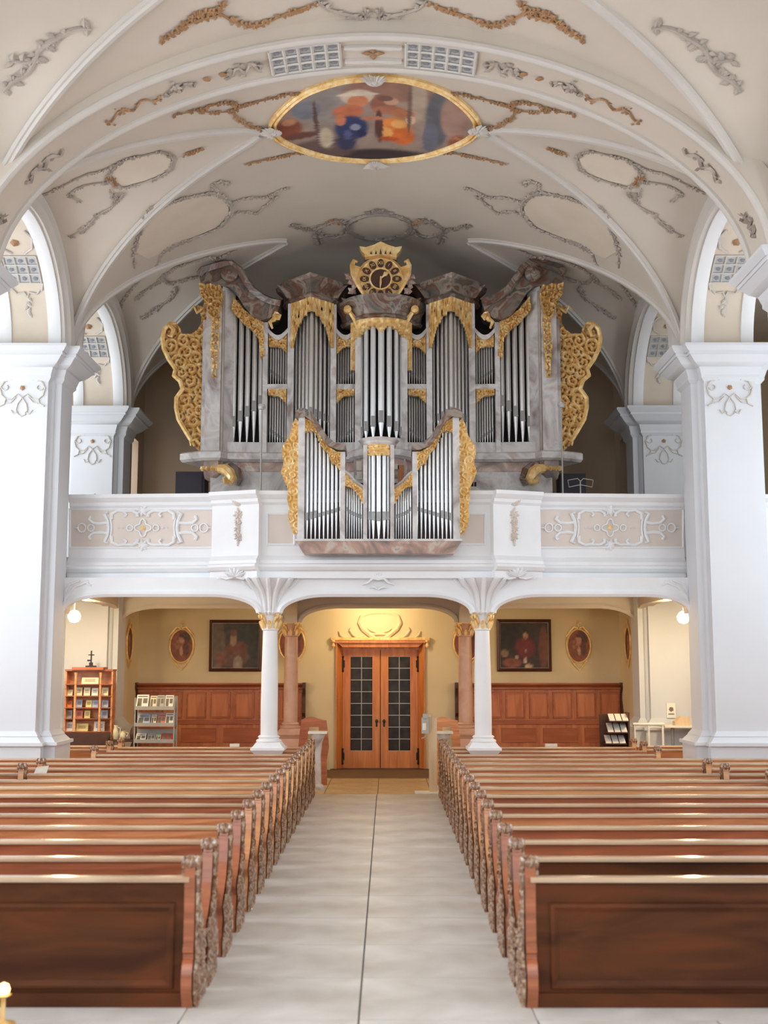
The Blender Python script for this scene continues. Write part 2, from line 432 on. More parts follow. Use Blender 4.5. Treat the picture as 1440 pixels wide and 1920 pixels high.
def g1(m):
    vine(m, [(325,214),(365,205),(400,194),(430,190),(450,197)], .018, .07, 1.3, seed=2)
    vine(m, [(372,206),(400,208),(432,206),(450,197),(500,184),(545,174),(590,168)], .018, .07, 1.3, seed=3)
    vine(m, [(440,203),(445,220),(470,233),(500,245),(515,248)], .018, .07, 1.3, seed=4)
both('garland', 'ochre', g1)
both('garland', 'ochre', lambda m: vine(m, [(457,307),(500,297),(545,288),(578,284)], .018, .065, 1.4, seed=5))
def g2(m):
    vine(m, [(300,75),(335,52),(370,34),(410,24),(414,2)], .03, .1, 1.4, seed=6)
    vine(m, [(330,60),(360,30),(400,18),(440,38),(485,43),(540,22),(590,5)], .03, .1, 1.4, seed=7)
both('garland', 'ochre', g2)
def vfield(pts, nm='cartouche_ground'):
    q = [hit(*p) for p in pts]
    for sg in (1, -1):
        m = MB(); c = (sum(a for a, b in q) / len(q), sum(b for a, b in q) / len(q)); N_ = len(q)
        for k in range(7):
            for a, b in q:
                p = onv(c[0] + (a - c[0]) * k / 6, c[1] + (b - c[1]) * k / 6, .012); m.v.append((sg * p.x, p.y, p.z))
        for k in range(6):
            for i in range(N_):
                f = (k * N_ + i, k * N_ + (i + 1) % N_, (k + 1) * N_ + (i + 1) % N_, (k + 1) * N_ + i); m.f.append(f if sg > 0 else f[::-1])
        m.build(nm, M['field_w'], ceiling, smooth=False)
vfield([(207,322),(228,302),(265,292),(300,285),(320,293),(320,312),(300,326),(268,338),(228,348),(207,340)])
vfield([(252,470),(274,407),(312,384),(365,367),(404,364),(428,382),(428,402),(403,426),(350,448),(300,474),(276,484)])
def cart1(m):
    vine(m, [(205,322),(228,300),(265,290),(300,283),(322,292),(322,312),(300,328),(268,340),(228,350),(205,340),(205,322)], .025, .07, .8, seed=8)
    vine(m, [(228,300),(190,318),(160,325),(110,350),(80,362)], .022, .06, .6, seed=9)
    vine(m, [(205,340),(160,345),(130,362),(150,378)], .022, .06, .6, seed=10)
    vine(m, [(205,352),(215,380),(185,400),(165,420),(150,432),(130,442)], .024, .08, .9, seed=11)
    vine(m, [(215,380),(232,360)], .02, .06, 1, seed=12)
both('stucco_cartouche', 'stucco', cart1)
both('stucco_flower', 'ochre', lambda m: (vine(m, [(345,288),(362,283),(378,276)], .02, .07, 3, seed=13), vine(m, [(200,330),(212,336),(216,346)], .02, .07, 3, seed=14)))
def cart2(m):
    vine(m, [(250,470),(272,405),(310,382),(365,365),(405,362),(430,380),(430,402),(405,428),(350,450),(300,478),(262,520),(250,470)], .03, .08, .9, seed=15)
    vine(m, [(405,362),(400,345),(415,338),(428,345)], .028, .08, 1.4, seed=16)
    vine(m, [(430,402),(455,395),(480,398),(508,375),(515,368)], .026, .08, .9, seed=17)
    vine(m, [(430,380),(460,370),(500,368),(520,356),(543,350)], .024, .07, .9, seed=18)
    vine(m, [(350,450),(330,455),(318,465)], .03, .1, 2, seed=19)
    vine(m, [(262,520),(235,555),(215,600),(195,640)], .025, .07, .9, seed=20)
both('stucco_cartouche', 'stucco', cart2)
def cart3(m):
    vine(m, [(300,520),(330,500),(365,488),(395,480),(405,495),(385,512),(350,522),(318,530),(300,520)], .028, .08, 1.3, seed=21)
    vine(m, [(405,486),(425,475),(440,468)], .025, .08, 2, seed=22)
    vine(m, [(300,525),(270,545),(255,560)], .025, .08, 1.3, seed=23)
    vine(m, [(330,535),(320,555),(290,580),(262,596)], .025, .08, 1.3, seed=24)
both('stucco_cartouche', 'stucco', cart3)
m_ = MB()
oval = [(712 + 60 * math.cos(2 * PI * i / 16), 424 + 24 * math.sin(2 * PI * i / 16)) for i in range(17)]
vine(m_, oval, .07, .12, .8, sub=2, seed=25, taper=False)
for s in (-1, 1):
    f = lambda l: [(712 + s * x, y) for x, y in l]
    vine(m_, f([(60,424),(80,412),(100,418),(120,430),(100,442),(75,440),(62,430)]), .05, .13, 1.4, seed=26)
    vine(m_, f([(120,430),(140,428),(155,424),(168,420)]), .04, .12, 1.6, seed=27)
    vine(m_, f([(118,438),(112,455)]), .04, .12, 2, seed=28)
vine(m_, [(690,400),(712,393),(735,400)], .05, .14, 2, seed=29)
m_.build('stucco_cartouche', M['stucco_d'], ceiling, ang=.9)
both('stucco_flower', 'ochre', lambda m: vine(m, [(612,418),(625,412),(638,418)], .03, .1, 2.5, seed=30))
def cart0(m):
    vine(m, [(598,0),(610,12),(640,22),(672,30),(690,45),(708,52)], .045, .1, .8, seed=31)
    vine(m, [(708,52),(712,35),(712,12)], .03, .1, 1.5, seed=32)
both('stucco_cartouche', 'stucco', cart0)
both('stucco_scroll', 'stucco', lambda m: (vine(m, [(172,52),(140,52),(110,66),(75,88),(60,112),(20,112)], .05, .14, 1, seed=33), vine(m, [(75,88),(55,130),(25,150),(5,170)], .05, .14, 1, seed=34)))
# ornaments on the band arch
def bandgar(m, xa, xb, r=.015, lf=.06, cnt=26, seed=1):
    rnd = random.Random(seed); ta, tb = band_t(xa), band_t(xb)
    m.tube([onband(ta + (tb - ta) * i / 12, .08 * math.sin(i * 1.3), .02)[0] for i in range(13)], r, 4)
    for _ in range(cnt):
        q = rnd.random(); p, n = onband(ta + (tb - ta) * q, .08 * math.sin(q * 12 * 1.3) + rnd.uniform(-.08, .08), .02)
        m.leaf(p, (rnd.uniform(-1, 1), rnd.uniform(-1, 1), rnd.uniform(-.3, .3)), lf, lf * .4, n, .02)
both('garland', 'ochre', lambda m: bandgar(m, -2.75, -3.45, seed=3))
both('stucco_scroll', 'stucco', lambda m: (bandgar(m, -1.45, -1.9, .02, .12, 18, 5), bandgar(m, -2.3, -2.7, .02, .1, 14, 6)))
both('stucco_flower', 'ochre', lambda m: [m.blob(onband(band_t(-x), 0, .02)[0], .06, (0, 0, -1), .5) for x in (1.95, 2.15)])
m_ = MB(); 
for a in range(4):
    p, n = onband(.5, 0, .02); m_.leaf(p, (math.cos(a * PI / 2), math.sin(a * PI / 2), 0), .16, .05, n, .03)
m_.build('stucco_flower', M['ochre'], ceiling)
def sof(m):
    for e in (-.17, .17):
        m.tube([onband(band_t(x), e, .02)[0] for x in (-.36, -.2, 0)], [.03, .045, .03], 5)
both('stucco_scroll', 'rib', sof)
both('stucco_scroll', 'stucco', lambda m: (bandgar(m, -4.0, -4.45, .03, .1, 10, 8), bandgar(m, -4.75, -4.86, .03, .12, 10, 9)))

# ceiling fresco -----------------------------------------------------
FX, FY, FA, FB = 0.0, 16.62, 1.42, 1.18
FOUT = [(516, 237), (522, 219), (545, 194), (575, 172), (612, 157), (650, 147), (690, 143), (708, 142)]
FOUT = FOUT + [(1416 - x, y) for x, y in FOUT[-2::-1]] + [(1416 - x, y) for x, y in [(529, 257), (573, 277), (631, 292)]] + [(708, 298)] + [(631, 292), (573, 277), (529, 257)]
FPL = [hit(*p) for p in FOUT]; FPL = [(x - sum(q[0] for q in FPL) / len(FPL), y) for x, y in FPL]
FCY = sum(p[1] for p in FPL) / len(FPL); FTOP = min(p[1] for p in FPL); FBOT = max(p[1] for p in FPL)
def fshape(q, k=1.0):
    n = len(FPL); t = (q / (2 * PI)) % 1 * n; i = int(t) % n; f = t - int(t)
    p0, p1, p2, p3 = FPL[i - 1], FPL[i], FPL[(i + 1) % n], FPL[(i + 2) % n]
    o = [.5 * (2 * p1[j] + (p2[j] - p0[j]) * f + (2 * p0[j] - 5 * p1[j] + 4 * p2[j] - p3[j]) * f * f + (3 * p1[j] - p0[j] - 3 * p2[j] + p3[j]) * f ** 3) for j in (0, 1)]
    return o[0] * k, FCY + (o[1] - FCY) * k
FX = 0.0; FA = max(p[0] for p in FPL)
fr = thing('ceiling_fresco', 'oval ceiling fresco of seated robed figures in a gold frame on the vault', 'painting', (FX, FCY, 10.2))
BL = [ # u, v (v=+1 is the edge towards the viewer = top of the picture), su, sv, colour
 (0,0,3,3,(158,138,126)),(-.45,.55,.35,.5,(150,140,136)),(.2,.75,.5,.25,(150,112,96)),(.62,.2,.12,.7,(98,98,104)),(.42,.6,.08,.5,(178,158,140)),
 (.78,.3,.14,.5,(168,134,120)),(0,-.95,1.2,.28,(62,48,50)),(-.6,-.6,.4,.3,(108,86,84)),(-.86,.05,.14,.25,(140,80,60)),(-.75,-.15,.18,.08,(110,70,60)),(-.5,-.3,.07,.26,(206,190,164)),
 (-.16,.6,.16,.16,(204,186,164)),(-.16,.5,.1,.14,(206,132,96)),(-.26,.28,.15,.16,(198,116,82)),(-.24,-.12,.17,.3,(52,62,104)),(-.3,-.45,.1,.22,(60,62,94)),(-.2,-.1,.05,.08,(150,154,176)),
 (.08,.42,.12,.22,(150,96,78)),(.14,.3,.16,.1,(170,112,88)),(.2,-.16,.17,.3,(228,140,66)),(.28,-.32,.12,.22,(214,112,52)),(.1,-.25,.08,.14,(238,170,96)),(.35,.1,.05,.12,(220,180,150)),
 (.04,-.1,.04,.4,(96,58,54)), (-.16,.66,.2,.04,(214,200,180)),(-.34,.1,.05,.14,(206,128,92)),(-.02,.1,.12,.05,(196,128,100)),(.16,.5,.07,.09,(196,150,124)),(.1,.56,.08,.06,(120,84,74)),(.27,.24,.12,.1,(188,120,84)),
 (.24,-.02,.08,.1,(244,178,104)),(.14,-.4,.1,.06,(196,92,44)),(-.28,-.28,.04,.12,(90,96,140)),(-.14,-.26,.05,.1,(36,44,82)),(-.66,.42,.14,.2,(122,124,132)),(-.58,.12,.02,.5,(96,72,68)),(-.84,.22,.07,.08,(190,134,104)),(-.9,-.5,.08,.1,(200,180,150)),(.34,.35,.02,.6,(120,94,86)),
 (.86,-.35,.12,.25,(150,88,66)),(.86,-.2,.1,.04,(190,128,96)),(.56,-.3,.08,.4,(110,110,124)),(-.98,-.3,.08,.2,(190,150,120))]
def paintcol(u, v, BL, seed=0, na=.12):
    c = np.array([.5, .4, .35])
    for bu, bv, su, sv, col in BL:
        d = ((u - bu) / su) ** 2 + ((v - bv) / sv) ** 2
        k = 1 / (1 + math.exp(min(40, 11 * (d - 1)))) if su < 2 else 1
        c = c * (1 - k) + np.array(srgb(col)) * k
    n = mnoise(Vector((u * 5 + seed, v * 5, seed))) * na * 2 + mnoise(Vector((u * 14, v * 14 + seed, 3))) * na
    return tuple(max(.004, x * (1 + n)) for x in c)
m_ = MB(); NR, NA = 44, 168
for i in range(NR + 1):
    for j in range(NA):
        x, y = fshape(2 * PI * j / NA, .97 * i / NR); p = onv(x, y, .03); m_.v.append(tuple(p))
        m_.c.append(paintcol(x / FA, 1 - 2 * (y - FTOP) / (FBOT - FTOP), BL))
for i in range(NR):
    for j in range(NA):
        m_.f.append((i * NA + j, i * NA + (j + 1) % NA, (i + 1) * NA + (j + 1) % NA, (i + 1) * NA + j))
m_.build('painted_field', M['fresco'], fr)
pts = [onv(*fshape(2 * PI * j / 96), .0) for j in range(96)]; ups = [snorm(*fshape(2 * PI * j / 96)) for j in range(96)]
MB().sweep(pts, [(-.062, 0), (-.062, .04), (-.04, .07), (-.012, .03), (.015, .08), (.045, .06), (.062, .02), (.062, 0)], ups, closed=True).build('gilt_frame', M['gold_l'], fr)
NF = len(FPL)
for q, qi in ((PI, 0), (-PI / 2, 7), (0, 14), (PI / 2, 18)):
    m_ = MB(); rnd = random.Random(q)
    x, y = fshape(2 * PI * qi / NF); n = snorm(x, y)
    for i in range(9):
        a = q + (i - 4) * .32 + (0 if q != PI / 2 else 0)
        m_.leaf(onv(x, y, .08), (math.cos(a), math.sin(a), -.1), .24 * rnd.uniform(.7, 1.1), .05, n, .05)
        m_.leaf(onv(x, y, .08), (-math.cos(a), -math.sin(a), -.1), .13, .04, n, .05)
    m_.blob(onv(x, y, .1), .07, n, .7)
    m_.build('stucco_clasp', M['rib'], fr)

# ------------------------------------------------------------------ nave arcade walls, aisles
AR, AH = 1.79, 1.6
def arch_pts(k, r, h, n=28): return [(k - r * math.cos(PI * i / n), ZS + h * math.sin(PI * i / n)) for i in range(n + 1)]
for s, side in ((-1, 'left'), (1, 'right')):
    X = s * VA; XO = s * 6.06; m_ = MB(); so = MB()
    for k in BAYS:
        a = arch_pts(k, AR, AH); l = [(k - HW * math.cos(PI * i / 28), Lz(X, -HW * math.cos(PI * i / 28))) for i in range(29)]
        t = [(y, 9.4) for y, z in l]
        vs = [(X, y, z) for y, z in a] + [(X, y, z) for y, z in l]; fs = [(i, i + 1, i + 30, i + 29) for i in range(28)]
        if k < 25: m_.add(vs, fs)
        vs = [(XO, y, z) for y, z in a] + [(XO, y, z) for y, z in t]
        if k < 25: m_.add(vs, fs); m_.box(X, XO, k + HW - .46, k + HW + .46, ZS, ZS + .05)
        if k < 25: so.grid(lambda u, v: (X + (XO - X) * v, k - AR * math.cos(PI * u), ZS + AH * math.sin(PI * u)), 28, 2)
    wl = struct(tag(m_.build('wall_' + side, M['lunette']), f'plaster arcade wall with round arches along the {side} side of the nave', 'wall'))
    so.build('arch_soffit', M['field_w'], wl)
    for k in BAYS[3:6]:
        # moulded archivolt on the nave face and white borders of the soffit
        q = arch_pts(k, AR + .17, AH + .17)
        MB().sweep([(X, y, z) for y, z in q], [(-.17, -.02), (.17, -.02), (.17, .05), (.1, .07), (.06, .12), (-.08, .14), (-.12, .09), (-.17, .08)], Vector((-s, 0, 0))).build('archivolt', M['rib'], wl)
        for xx in (X + s * .11, XO - s * .11):
            q = arch_pts(k, AR, AH); c = Vector((xx, k, ZS))
            MB().sweep([(xx, y, z) for y, z in q], [(-.1, 0), (.1, 0), (.1, .03), (.04, .045), (-.04, .045), (-.1, .03)], [(c - Vector((xx, y, z))).normalized() for y, z in q]).build('soffit_border', M['white'], wl)
        # stucco on the far half of the soffit: lattice panel, cartouche and drop
        xm = (X + XO) / 2; sf = lambda u, e, h=.02: Vector((xm + e, k - (AR - h) * math.cos(PI * u), ZS + (AH - h) * math.sin(PI * u)))
        lt = MB(); sd = MB()
        for i in range(4): lt.tube([sf(.70 + .03 * i + .0, e) for e in (-.26, 0, .26)], .014, 4)
        for e in (-.26, -.09, .09, .26): lt.tube([sf(.70 + .03 * i, e) for i in range(4)], .014, 4)
        for i in range(3):
            for e in (-.175, 0, .175): sd.blob(sf(.715 + .03 * i, e), .04, (0, -1, -.4), .3)
        l = lt.build('lattice_panel', M['rib'], wl); sd.build('lattice_studs', M['stud'], l)['kind'] = 'stuff'
        MB().grid(lambda u, v: sf(.70 + .09 * u, -.26 + .52 * v, .006), 3, 1).build('lattice_ground', M['lattice'], l, smooth=False)
        st = MB()
        for sg in (-1, 1):
            st.tube([sf(.79 + .012 * i, sg * (.28 - .02 * i) ) for i in range(3)], .02, 5)
            st.tube([sf(.80, sg * .26), sf(.825, sg * .16), sf(.82, sg * .04), sf(.835, 0)], .016, 5)
            st.tube([sf(.60, sg * .22), sf(.63, sg * .3), sf(.67, sg * .24), sf(.69, sg * .1)], .02, 5)
        for i in range(7): st.leaf(sf(.835 + .008 * i, .03 * math.sin(i * 2)), (random.Random(i).uniform(-1, 1), .3, -.8), .11, .03, (0, -1, -.3), .02)
        st.build('stucco_drop', M['rib'], wl, ang=.9)
        MB().blob(sf(.65, 0), .07, (0, -.6, -.8), .5).build('stucco_flower', M['ochre'], wl)
    # outer aisle wall with tall windows
    XW = s * 9.0; aw = MB()
    ed = [-4.0]
    for yy in WIN_Y: ed += [yy - 1.5, yy + 1.5]
    ed += [25.9]
    for i in range(len(ed) - 1):
        if i % 2 == 0: aw.box(XW, XW + s * .3, ed[i], ed[i + 1], 0, 9.5)
        else: aw.box(XW, XW + s * .3, ed[i], ed[i + 1], 0, 1.8); aw.box(XW, XW + s * .3, ed[i], ed[i + 1], 7.2, 9.5)
    ow = struct(tag(aw.build(f'wall_{side}_aisle', M['cream']), f'cream outer wall of the {side} aisle with tall windows', 'wall'))
    for i, yy in enumerate(WIN_Y):
        if yy > 20: 
            MB().box(XW + s * .1, XW + s * .2, yy - 1, yy + 1, 2.4, 7.4).build('blind_panel', M['cream'], ow); continue
        n_ = i + 1 + (5 if s > 0 else 0)
        wn = struct(tag(MB().box(XW + s * .14, XW + s * .16, yy - 1.5, yy + 1.5, 1.8, 7.2).build(f'window_{n_}', M['win'], smooth=False), f'tall bright window of frosted glass in the {side} aisle wall, bay {i + 1}', 'window'))
        b = MB()
        for j in range(6): b.box(XW + s * .08, XW + s * .13, yy - 1.5, yy + 1.5, 1.8 + j * 1.07, 1.84 + j * 1.07)
        for e in (-1.5, -.75, 0, .75, 1.46): b.box(XW + s * .08, XW + s * .13, yy + e, yy + e + .04, 1.8, 7.2)
        b.build('glazing_bars', M['iron'], wn)
    struct(tag(MB().box(s * 6.06, s * 9.3, -4, 25.9, 9.4, 9.6).build(f'ceiling_{side}_aisle', M['vault'], smooth=False), f'flat plaster ceiling of the {side} aisle', 'ceiling'))

# ------------------------------------------------------------------ pillars
def pillar(s, yc, words):
    o = thing('nave_pillar', words, 'pillar', (s * 5.6, yc, 0), 'nave pillars under the arcade', 'thing')
    A_ = (5.24, 6.06, yc - .47, yc + .47); B_ = (5.07, 6.2, yc - .30, yc + .33)
    def bx(m, off, z0, z1, off1=None):
        off1 = off if off1 is None else off1
        for (a, b, c, d) in (A_, B_):
            if s > 0: q = (a - off, b + off, c - off, d + off, z0); r = (a - off1, b + off1, c - off1, d + off1, z1)
            else: q = (-b - off, -a + off, c - off, d + off, z0); r = (-b - off1, -a + off1, c - off1, d + off1, z1)
            m.frustum(q, r)
    m = MB(); bx(m, 0, .8, 6.78)
    # rounded fillet between the two faces
    m.lathe([(.07, .8), (.07, 6.78)], (s * 5.24, yc - .30, 0), 12)
    m.build('shaft', M['pillar'], o, ang=.5)
    m = MB(); bx(m, .13, 0, .98); bx(m, .17, .98, 1.03); bx(m, .13, 1.03, 1.12, .05); bx(m, .06, 1.12, 1.2, .0)
    m.build('base', M['pillar'], o)
    m = MB()
    for z0, z1, a, b in ((6.70, 6.76, .0, .05), (6.76, 6.80, .05, .05), (6.80, 6.92, .05, .09), (6.92, 6.98, .09, .18), (6.98, 7.08, .18, .27), (7.08, 7.13, .29, .29), (7.13, 7.20, .31, .37), (7.20, 7.24, .37, .37)):
        bx(m, a, z0, z1, b)
    m.build('capital_cornice', M['pillar'], o)
    # stucco cartouche on the front face
    if 14 < yc < 24:
        c = MB(); yf = yc - .48; xc = s * 5.65; g = lambda u, v: (xc + u, yf, 6.72 + v)
        def curve(pts, r=.012):
            for sg in (-1, 1): c.tube([g(sg * u, v) for u, v in pts], r, 5)
        def spiral(cu, cv, r0, a0, da, n=9): return [(cu + r0 * (1 - .75 * i / n) * math.cos(a0 + da * i / n), cv + r0 * (1 - .75 * i / n) * math.sin(a0 + da * i / n)) for i in range(n + 1)]
        curve([(.0, .08), (.06, .12), (.13, .05), (.2, .02), (.28, .02)]); curve([(.05, .02), (.14, .06), (.18, .0)], .016)
        curve(spiral(.27, -.1, .1, 1.9, -6)); curve([(.3, -.02), (.36, -.12), (.33, -.24), (.26, -.3), (.28, -.38), (.36, -.42)], .016)
        curve([(.26, -.3), (.16, -.3), (.08, -.22), (.0, -.27)]); curve([(.1, -.27), (.18, -.36), (.26, -.37)])
        curve([(.0, -.28), (.07, -.38), (.09, -.48), (.05, -.56), (0, -.58)]); curve([(.06, -.52), (.13, -.54), (.17, -.48)])
        c.build('stucco_cartouche', M['rib'], o, ang=.9)
        d = MB(); d.blob(g(0, -.12), .045, (0, -1, 0), .5); d.build('stucco_flower', M['ochre'], o)
for s, side in ((-1, 'left'), (1, 'right')):
    for yc, wd in ((5.3, 'beside the front pews, close to the choir'), (9.8, 'beside the pews, second from the choir'), (14.3, 'halfway down the pews, only its cornice in view'), (18.8, 'standing in front of the gallery end'), (23.3, 'rising behind the gallery beside the organ')):
        if yc < 14: wd = wd
        pillar(s, yc, f'white square nave pillar on the {side} {wd}')

# ------------------------------------------------------------------ floor
fl = struct(tag(MB().box(-9.3, 9.3, -4, 26, -.3, -.006).build('floor', M['joint'], smooth=False), 'pale stone slab floor of the church aisle', 'floor'))
def slab_mesh(nm, wx, wy, mt, g=.005, h=.012):
    m = MB(); m.frustum((-wx / 2 + g, wx / 2 - g, -wy / 2 + g, wy / 2 - g, -h), (-wx / 2 + g + .002, wx / 2 - g - .002, -wy / 2 + g + .002, wy / 2 - g - .002, 0)); me = m.mesh(nm, False); me.materials.append(mt); return me
def place(me, nm, loc, parent):
    o = bpy.data.objects.new(nm, me); COL.objects.link(o); o.parent = parent; o.location = Vector(loc) - WL[parent.name]; return o
sm = slab_mesh('slab', 1.12, 1.0, M['floor'])
for iy in range(17):
    for sx in (-1, 1): place(sm, 'slab', (sx * .56, 4.2 + iy, 0), fl)
sy = slab_mesh('slab', .93, .8, M['tile_y'])
for iy in range(6):
    for ix in range(12): place(sy, 'slab', (-5.1 + ix * .93, 21.12 + .8 * iy, 0), fl)
MB().box(-9, -1.12, 7.7, 20.7, -.006, .0).build('side_paving', M['floor'], fl, smooth=False)
MB().box(1.12, 9, 7.7, 20.7, -.006, .0).build('side_paving', M['floor'], fl, smooth=False)
for iy in range(12):
    for ix in range(2, 9):
        if iy < 8: continue
        for sx in (-1, 1): place(sm, 'slab', (sx * (.56 + 1.12 * (ix - 1)), 4.2 + iy - 8, 0), fl)
MB().box(-9, 9, -4, 3.7, -.006, .0).build('side_paving', M['floor'], fl, smooth=False)
tag(MB().frustum((-1.12, 1.14, 23.55, 25.3, 0.001), (-1.1, 1.12, 23.57, 25.28, .018)).build('door_mat', M['mat'], smooth=False), 'flat brown coir mat lying in front of the double doors', 'mat')

# ------------------------------------------------------------------ rear wall, door
YR = 25.5
dx0, dx1, dz = PX(629, YR, 1.5), PX(797, YR, 1.5), PZ(1203, YR)
m_ = MB()
m_.box(-9.3, dx0, YR, YR + .4, 0, 4.4); m_.box(dx1, 9.3, YR, YR + .4, 0, 4.4); m_.box(dx0, dx1, YR, YR + .4, dz, 4.4)
rw = struct(tag(m_.build('wall_back', M['cream'], smooth=False), 'cream rear wall under the gallery around the entrance doors', 'wall'))
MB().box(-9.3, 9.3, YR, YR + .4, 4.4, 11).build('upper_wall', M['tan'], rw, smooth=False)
for s, side in ((-1, 'left'), (1, 'right')):
    m_ = MB().box(s * 5.2, s * 5.6, 23.96, YR, 0, 3.64)
    lw = struct(tag(m_.build(f'wall_{side}_porch', M['cream'], smooth=False), f'short cream side wall under the gallery at the {side} end of the panelling', 'wall'))
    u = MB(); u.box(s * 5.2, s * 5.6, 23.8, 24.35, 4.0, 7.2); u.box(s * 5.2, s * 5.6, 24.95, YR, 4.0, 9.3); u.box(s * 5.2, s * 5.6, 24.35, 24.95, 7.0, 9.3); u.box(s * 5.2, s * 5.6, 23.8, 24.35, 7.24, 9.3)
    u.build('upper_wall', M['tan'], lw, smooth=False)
    wn = struct(tag(MB().box(s * 5.5, s * 5.52, 24.35, 24.95, 3.9, 7.0).build(f'window_{11 if s < 0 else 12}', M['win'] if s < 0 else M['stucco'], smooth=False), f'narrow window slit in the {side} gallery side wall behind the organ', 'window'))
    # bright cream wall closing the aisle below the gallery
    aw = struct(tag(MB().box(s * 5.6, s * 9.0, 24.6, 24.8, 0, 4.3).build(f'wall_{side}_side_room', M['cream'], smooth=False), f'brightly lamp-lit cream wall in the {side} side room', 'wall'))
    MB().box(s * 5.62, s * 5.78, 24.45, 24.6, 0, 3.9).build('corner_strip', M['white'], aw)
door = thing('door_1', 'brown wooden double entrance doors with small glass panes in a moulded frame', 'door', ((dx0 + dx1) / 2, YR, 0), kind='structure')
cx = (dx0 + dx1) / 2; hw = (dx1 - dx0) / 2
m_ = MB()
for s in (-1, 1):
    m_.frustum((cx + s * hw, cx + s * (hw - .03), YR - .05, YR + .02, 0), (cx + s * hw, cx + s * (hw - .03), YR - .05, YR + .02, dz)) if s < 0 else m_.frustum((cx + hw - .03, cx + hw, YR - .05, YR + .02, 0), (cx + hw - .03, cx + hw, YR - .05, YR + .02, dz))
    a = cx + s * (hw - .02); b = cx + s * (hw - .15)
    m_.prism([(a, YR - .04), (b, YR + .22), (b, YR + .3), (a, YR + .3)], 0, dz, 'z')
m_.prism([(cx - hw, dz), (cx + hw, dz), (cx + hw - .15, dz - .12), (cx - hw + .15, dz - .12)], YR - .04, YR + .2, 'y')
m_.box(cx - hw - .02, cx + hw + .02, YR - .09, YR, dz - .03, dz + .05)
m_.box(cx - hw + .12, cx + hw - .12, YR + .16, YR + .24, dz - .17, dz - .11)
m_.build('door_frame', M['door'], door, smooth=False)
zt = PZ(1217, YR + .2); pz0, pz1 = PZ(1408, YR + .2), PZ(1231, YR + .2)
pane_w, pane_h = .235, (pz1 - pz0) / 8
for s in (-1, 1):
    x0, x1 = (cx - hw + .15, cx - .008) if s < 0 else (cx + .008, cx + hw - .15)
    xm = (x0 + x1) / 2; gx0, gx1 = xm - pane_w, xm + pane_w
    yd = YR + .2
    lf = MB(); lf.box(x0, gx0, yd, yd + .05, .02, zt); lf.box(gx1, x1, yd, yd + .05, .02, zt)
    lf.box(gx0, gx1, yd, yd + .05, .02, pz0); lf.box(gx0, gx1, yd, yd + .05, pz1, zt)
    leaf_ = lf.build('door_leaf', M['door'], door, smooth=False)
    for i in range(8):
        for j in range(2):
            MB().frustum((gx0 + j * pane_w + .01, gx0 + (j + 1) * pane_w - .01, yd + .03, yd + .036, pz0 + i * pane_h + .01), (gx0 + j * pane_w + .01, gx0 + (j + 1) * pane_w - .01, yd + .028, yd + .036, pz0 + (i + 1) * pane_h - .01)).build('pane', M['glass'], leaf_, smooth=False)
    mu = MB(); mu.box(xm - .008, xm + .008, yd + .01, yd + .045, pz0, pz1)
    for i in range(9): mu.box(gx0, gx1, yd + .012, yd + .045, pz0 + i * pane_h - .008, pz0 + i * pane_h + .008)
    mu.build('glazing_bars', M['steel'], leaf_, smooth=False)
    kx = cx + s * .08; MB().lathe([(.0, -.09), (.03, -.085), (.035, -.06), (.015, -.045), (.015, 0), (.03, 0)], (kx, yd, PZ(1352, yd)), 12, 'y').build('door_knob', M['iron'], leaf_)
    MB().box(kx - .02, kx + .02, yd - .01, yd, PZ(1352, yd) - .12, PZ(1352, yd) + .04).build('lock_plate', M['iron'], leaf_)
    for zz in (PZ(1245, yd), PZ(1418, yd)):
        h = MB(); hx = (x0 if s < 0 else x1); h.tube([(hx, yd - .02, zz - .13), (hx, yd - .02, zz + .13)], .018, 8); h.blob((hx, yd - .02, zz + .15), .028); h.blob((hx, yd - .02, zz - .15), .028); h.box(hx - .04, hx + .04, yd - .012, yd, zz - .08, zz + .08)
        h.build('hinge', M['iron'], leaf_)
MB().box(cx - hw, cx + hw, YR + .32, YR + .4, 0, dz).build('door_gap_blocker', M['dark'], door, smooth=False)  # added dark panel, keeps outside light out of the gap between the leaves
MB().box(cx - hw - .1, cx + hw + .1, YR - .12, YR + .3, 0, .02).build('threshold', M['dkwood'], door, smooth=False)
# stucco crowning over the door
oc = thing('door_overdoor', 'cream stucco cartouche with scrolls above the entrance doors', 'ornament', (cx, YR, dz)); yf = YR - .03
def gp(px, py): return P(px, py, yf)
m_ = MB()
for s in (-1, 1):
    f = lambda l: [gp(712 + s * x, y) for x, y in l]
    m_.tube(f([(0,1189),(20,1190),(32,1180),(38,1168),(34,1155),(20,1150),(0,1149)]), [.02,.03,.045,.045,.035,.03,.02], 6)
    m_.tube(f([(4,1198),(16,1192),(26,1184),(36,1172),(40,1170)]), [.02,.05,.05,.03,.02], 6)
    m_.tube(f([(0,1199),(30,1197),(50,1198),(66,1196),(74,1190),(76,1183)]), [.03,.04,.04,.035,.025,.012], 6)
    m_.tube(f([(40,1197),(50,1190),(56,1182),(54,1176)]), [.02,.03,.025,.012], 6)
    m_.tube(f([(20,1198),(30,1192),(36,1195),(32,1199)]), .022, 6)
    m_.tube(f([(8,1185),(16,1183),(22,1178)]), .015, 5)
m_.build('scrollwork', M['cream'], oc, ang=.9)
MB().sweep([(cx - hw - .1, YR - .04, dz + .06), (cx + hw + .1, YR - .04, dz + .06)], [(-.05, -.03), (.06, -.03), (.06, .03), (-.05, .03)], Vector((0, 0, 1))).build('ledge', M['gold_l'], oc)
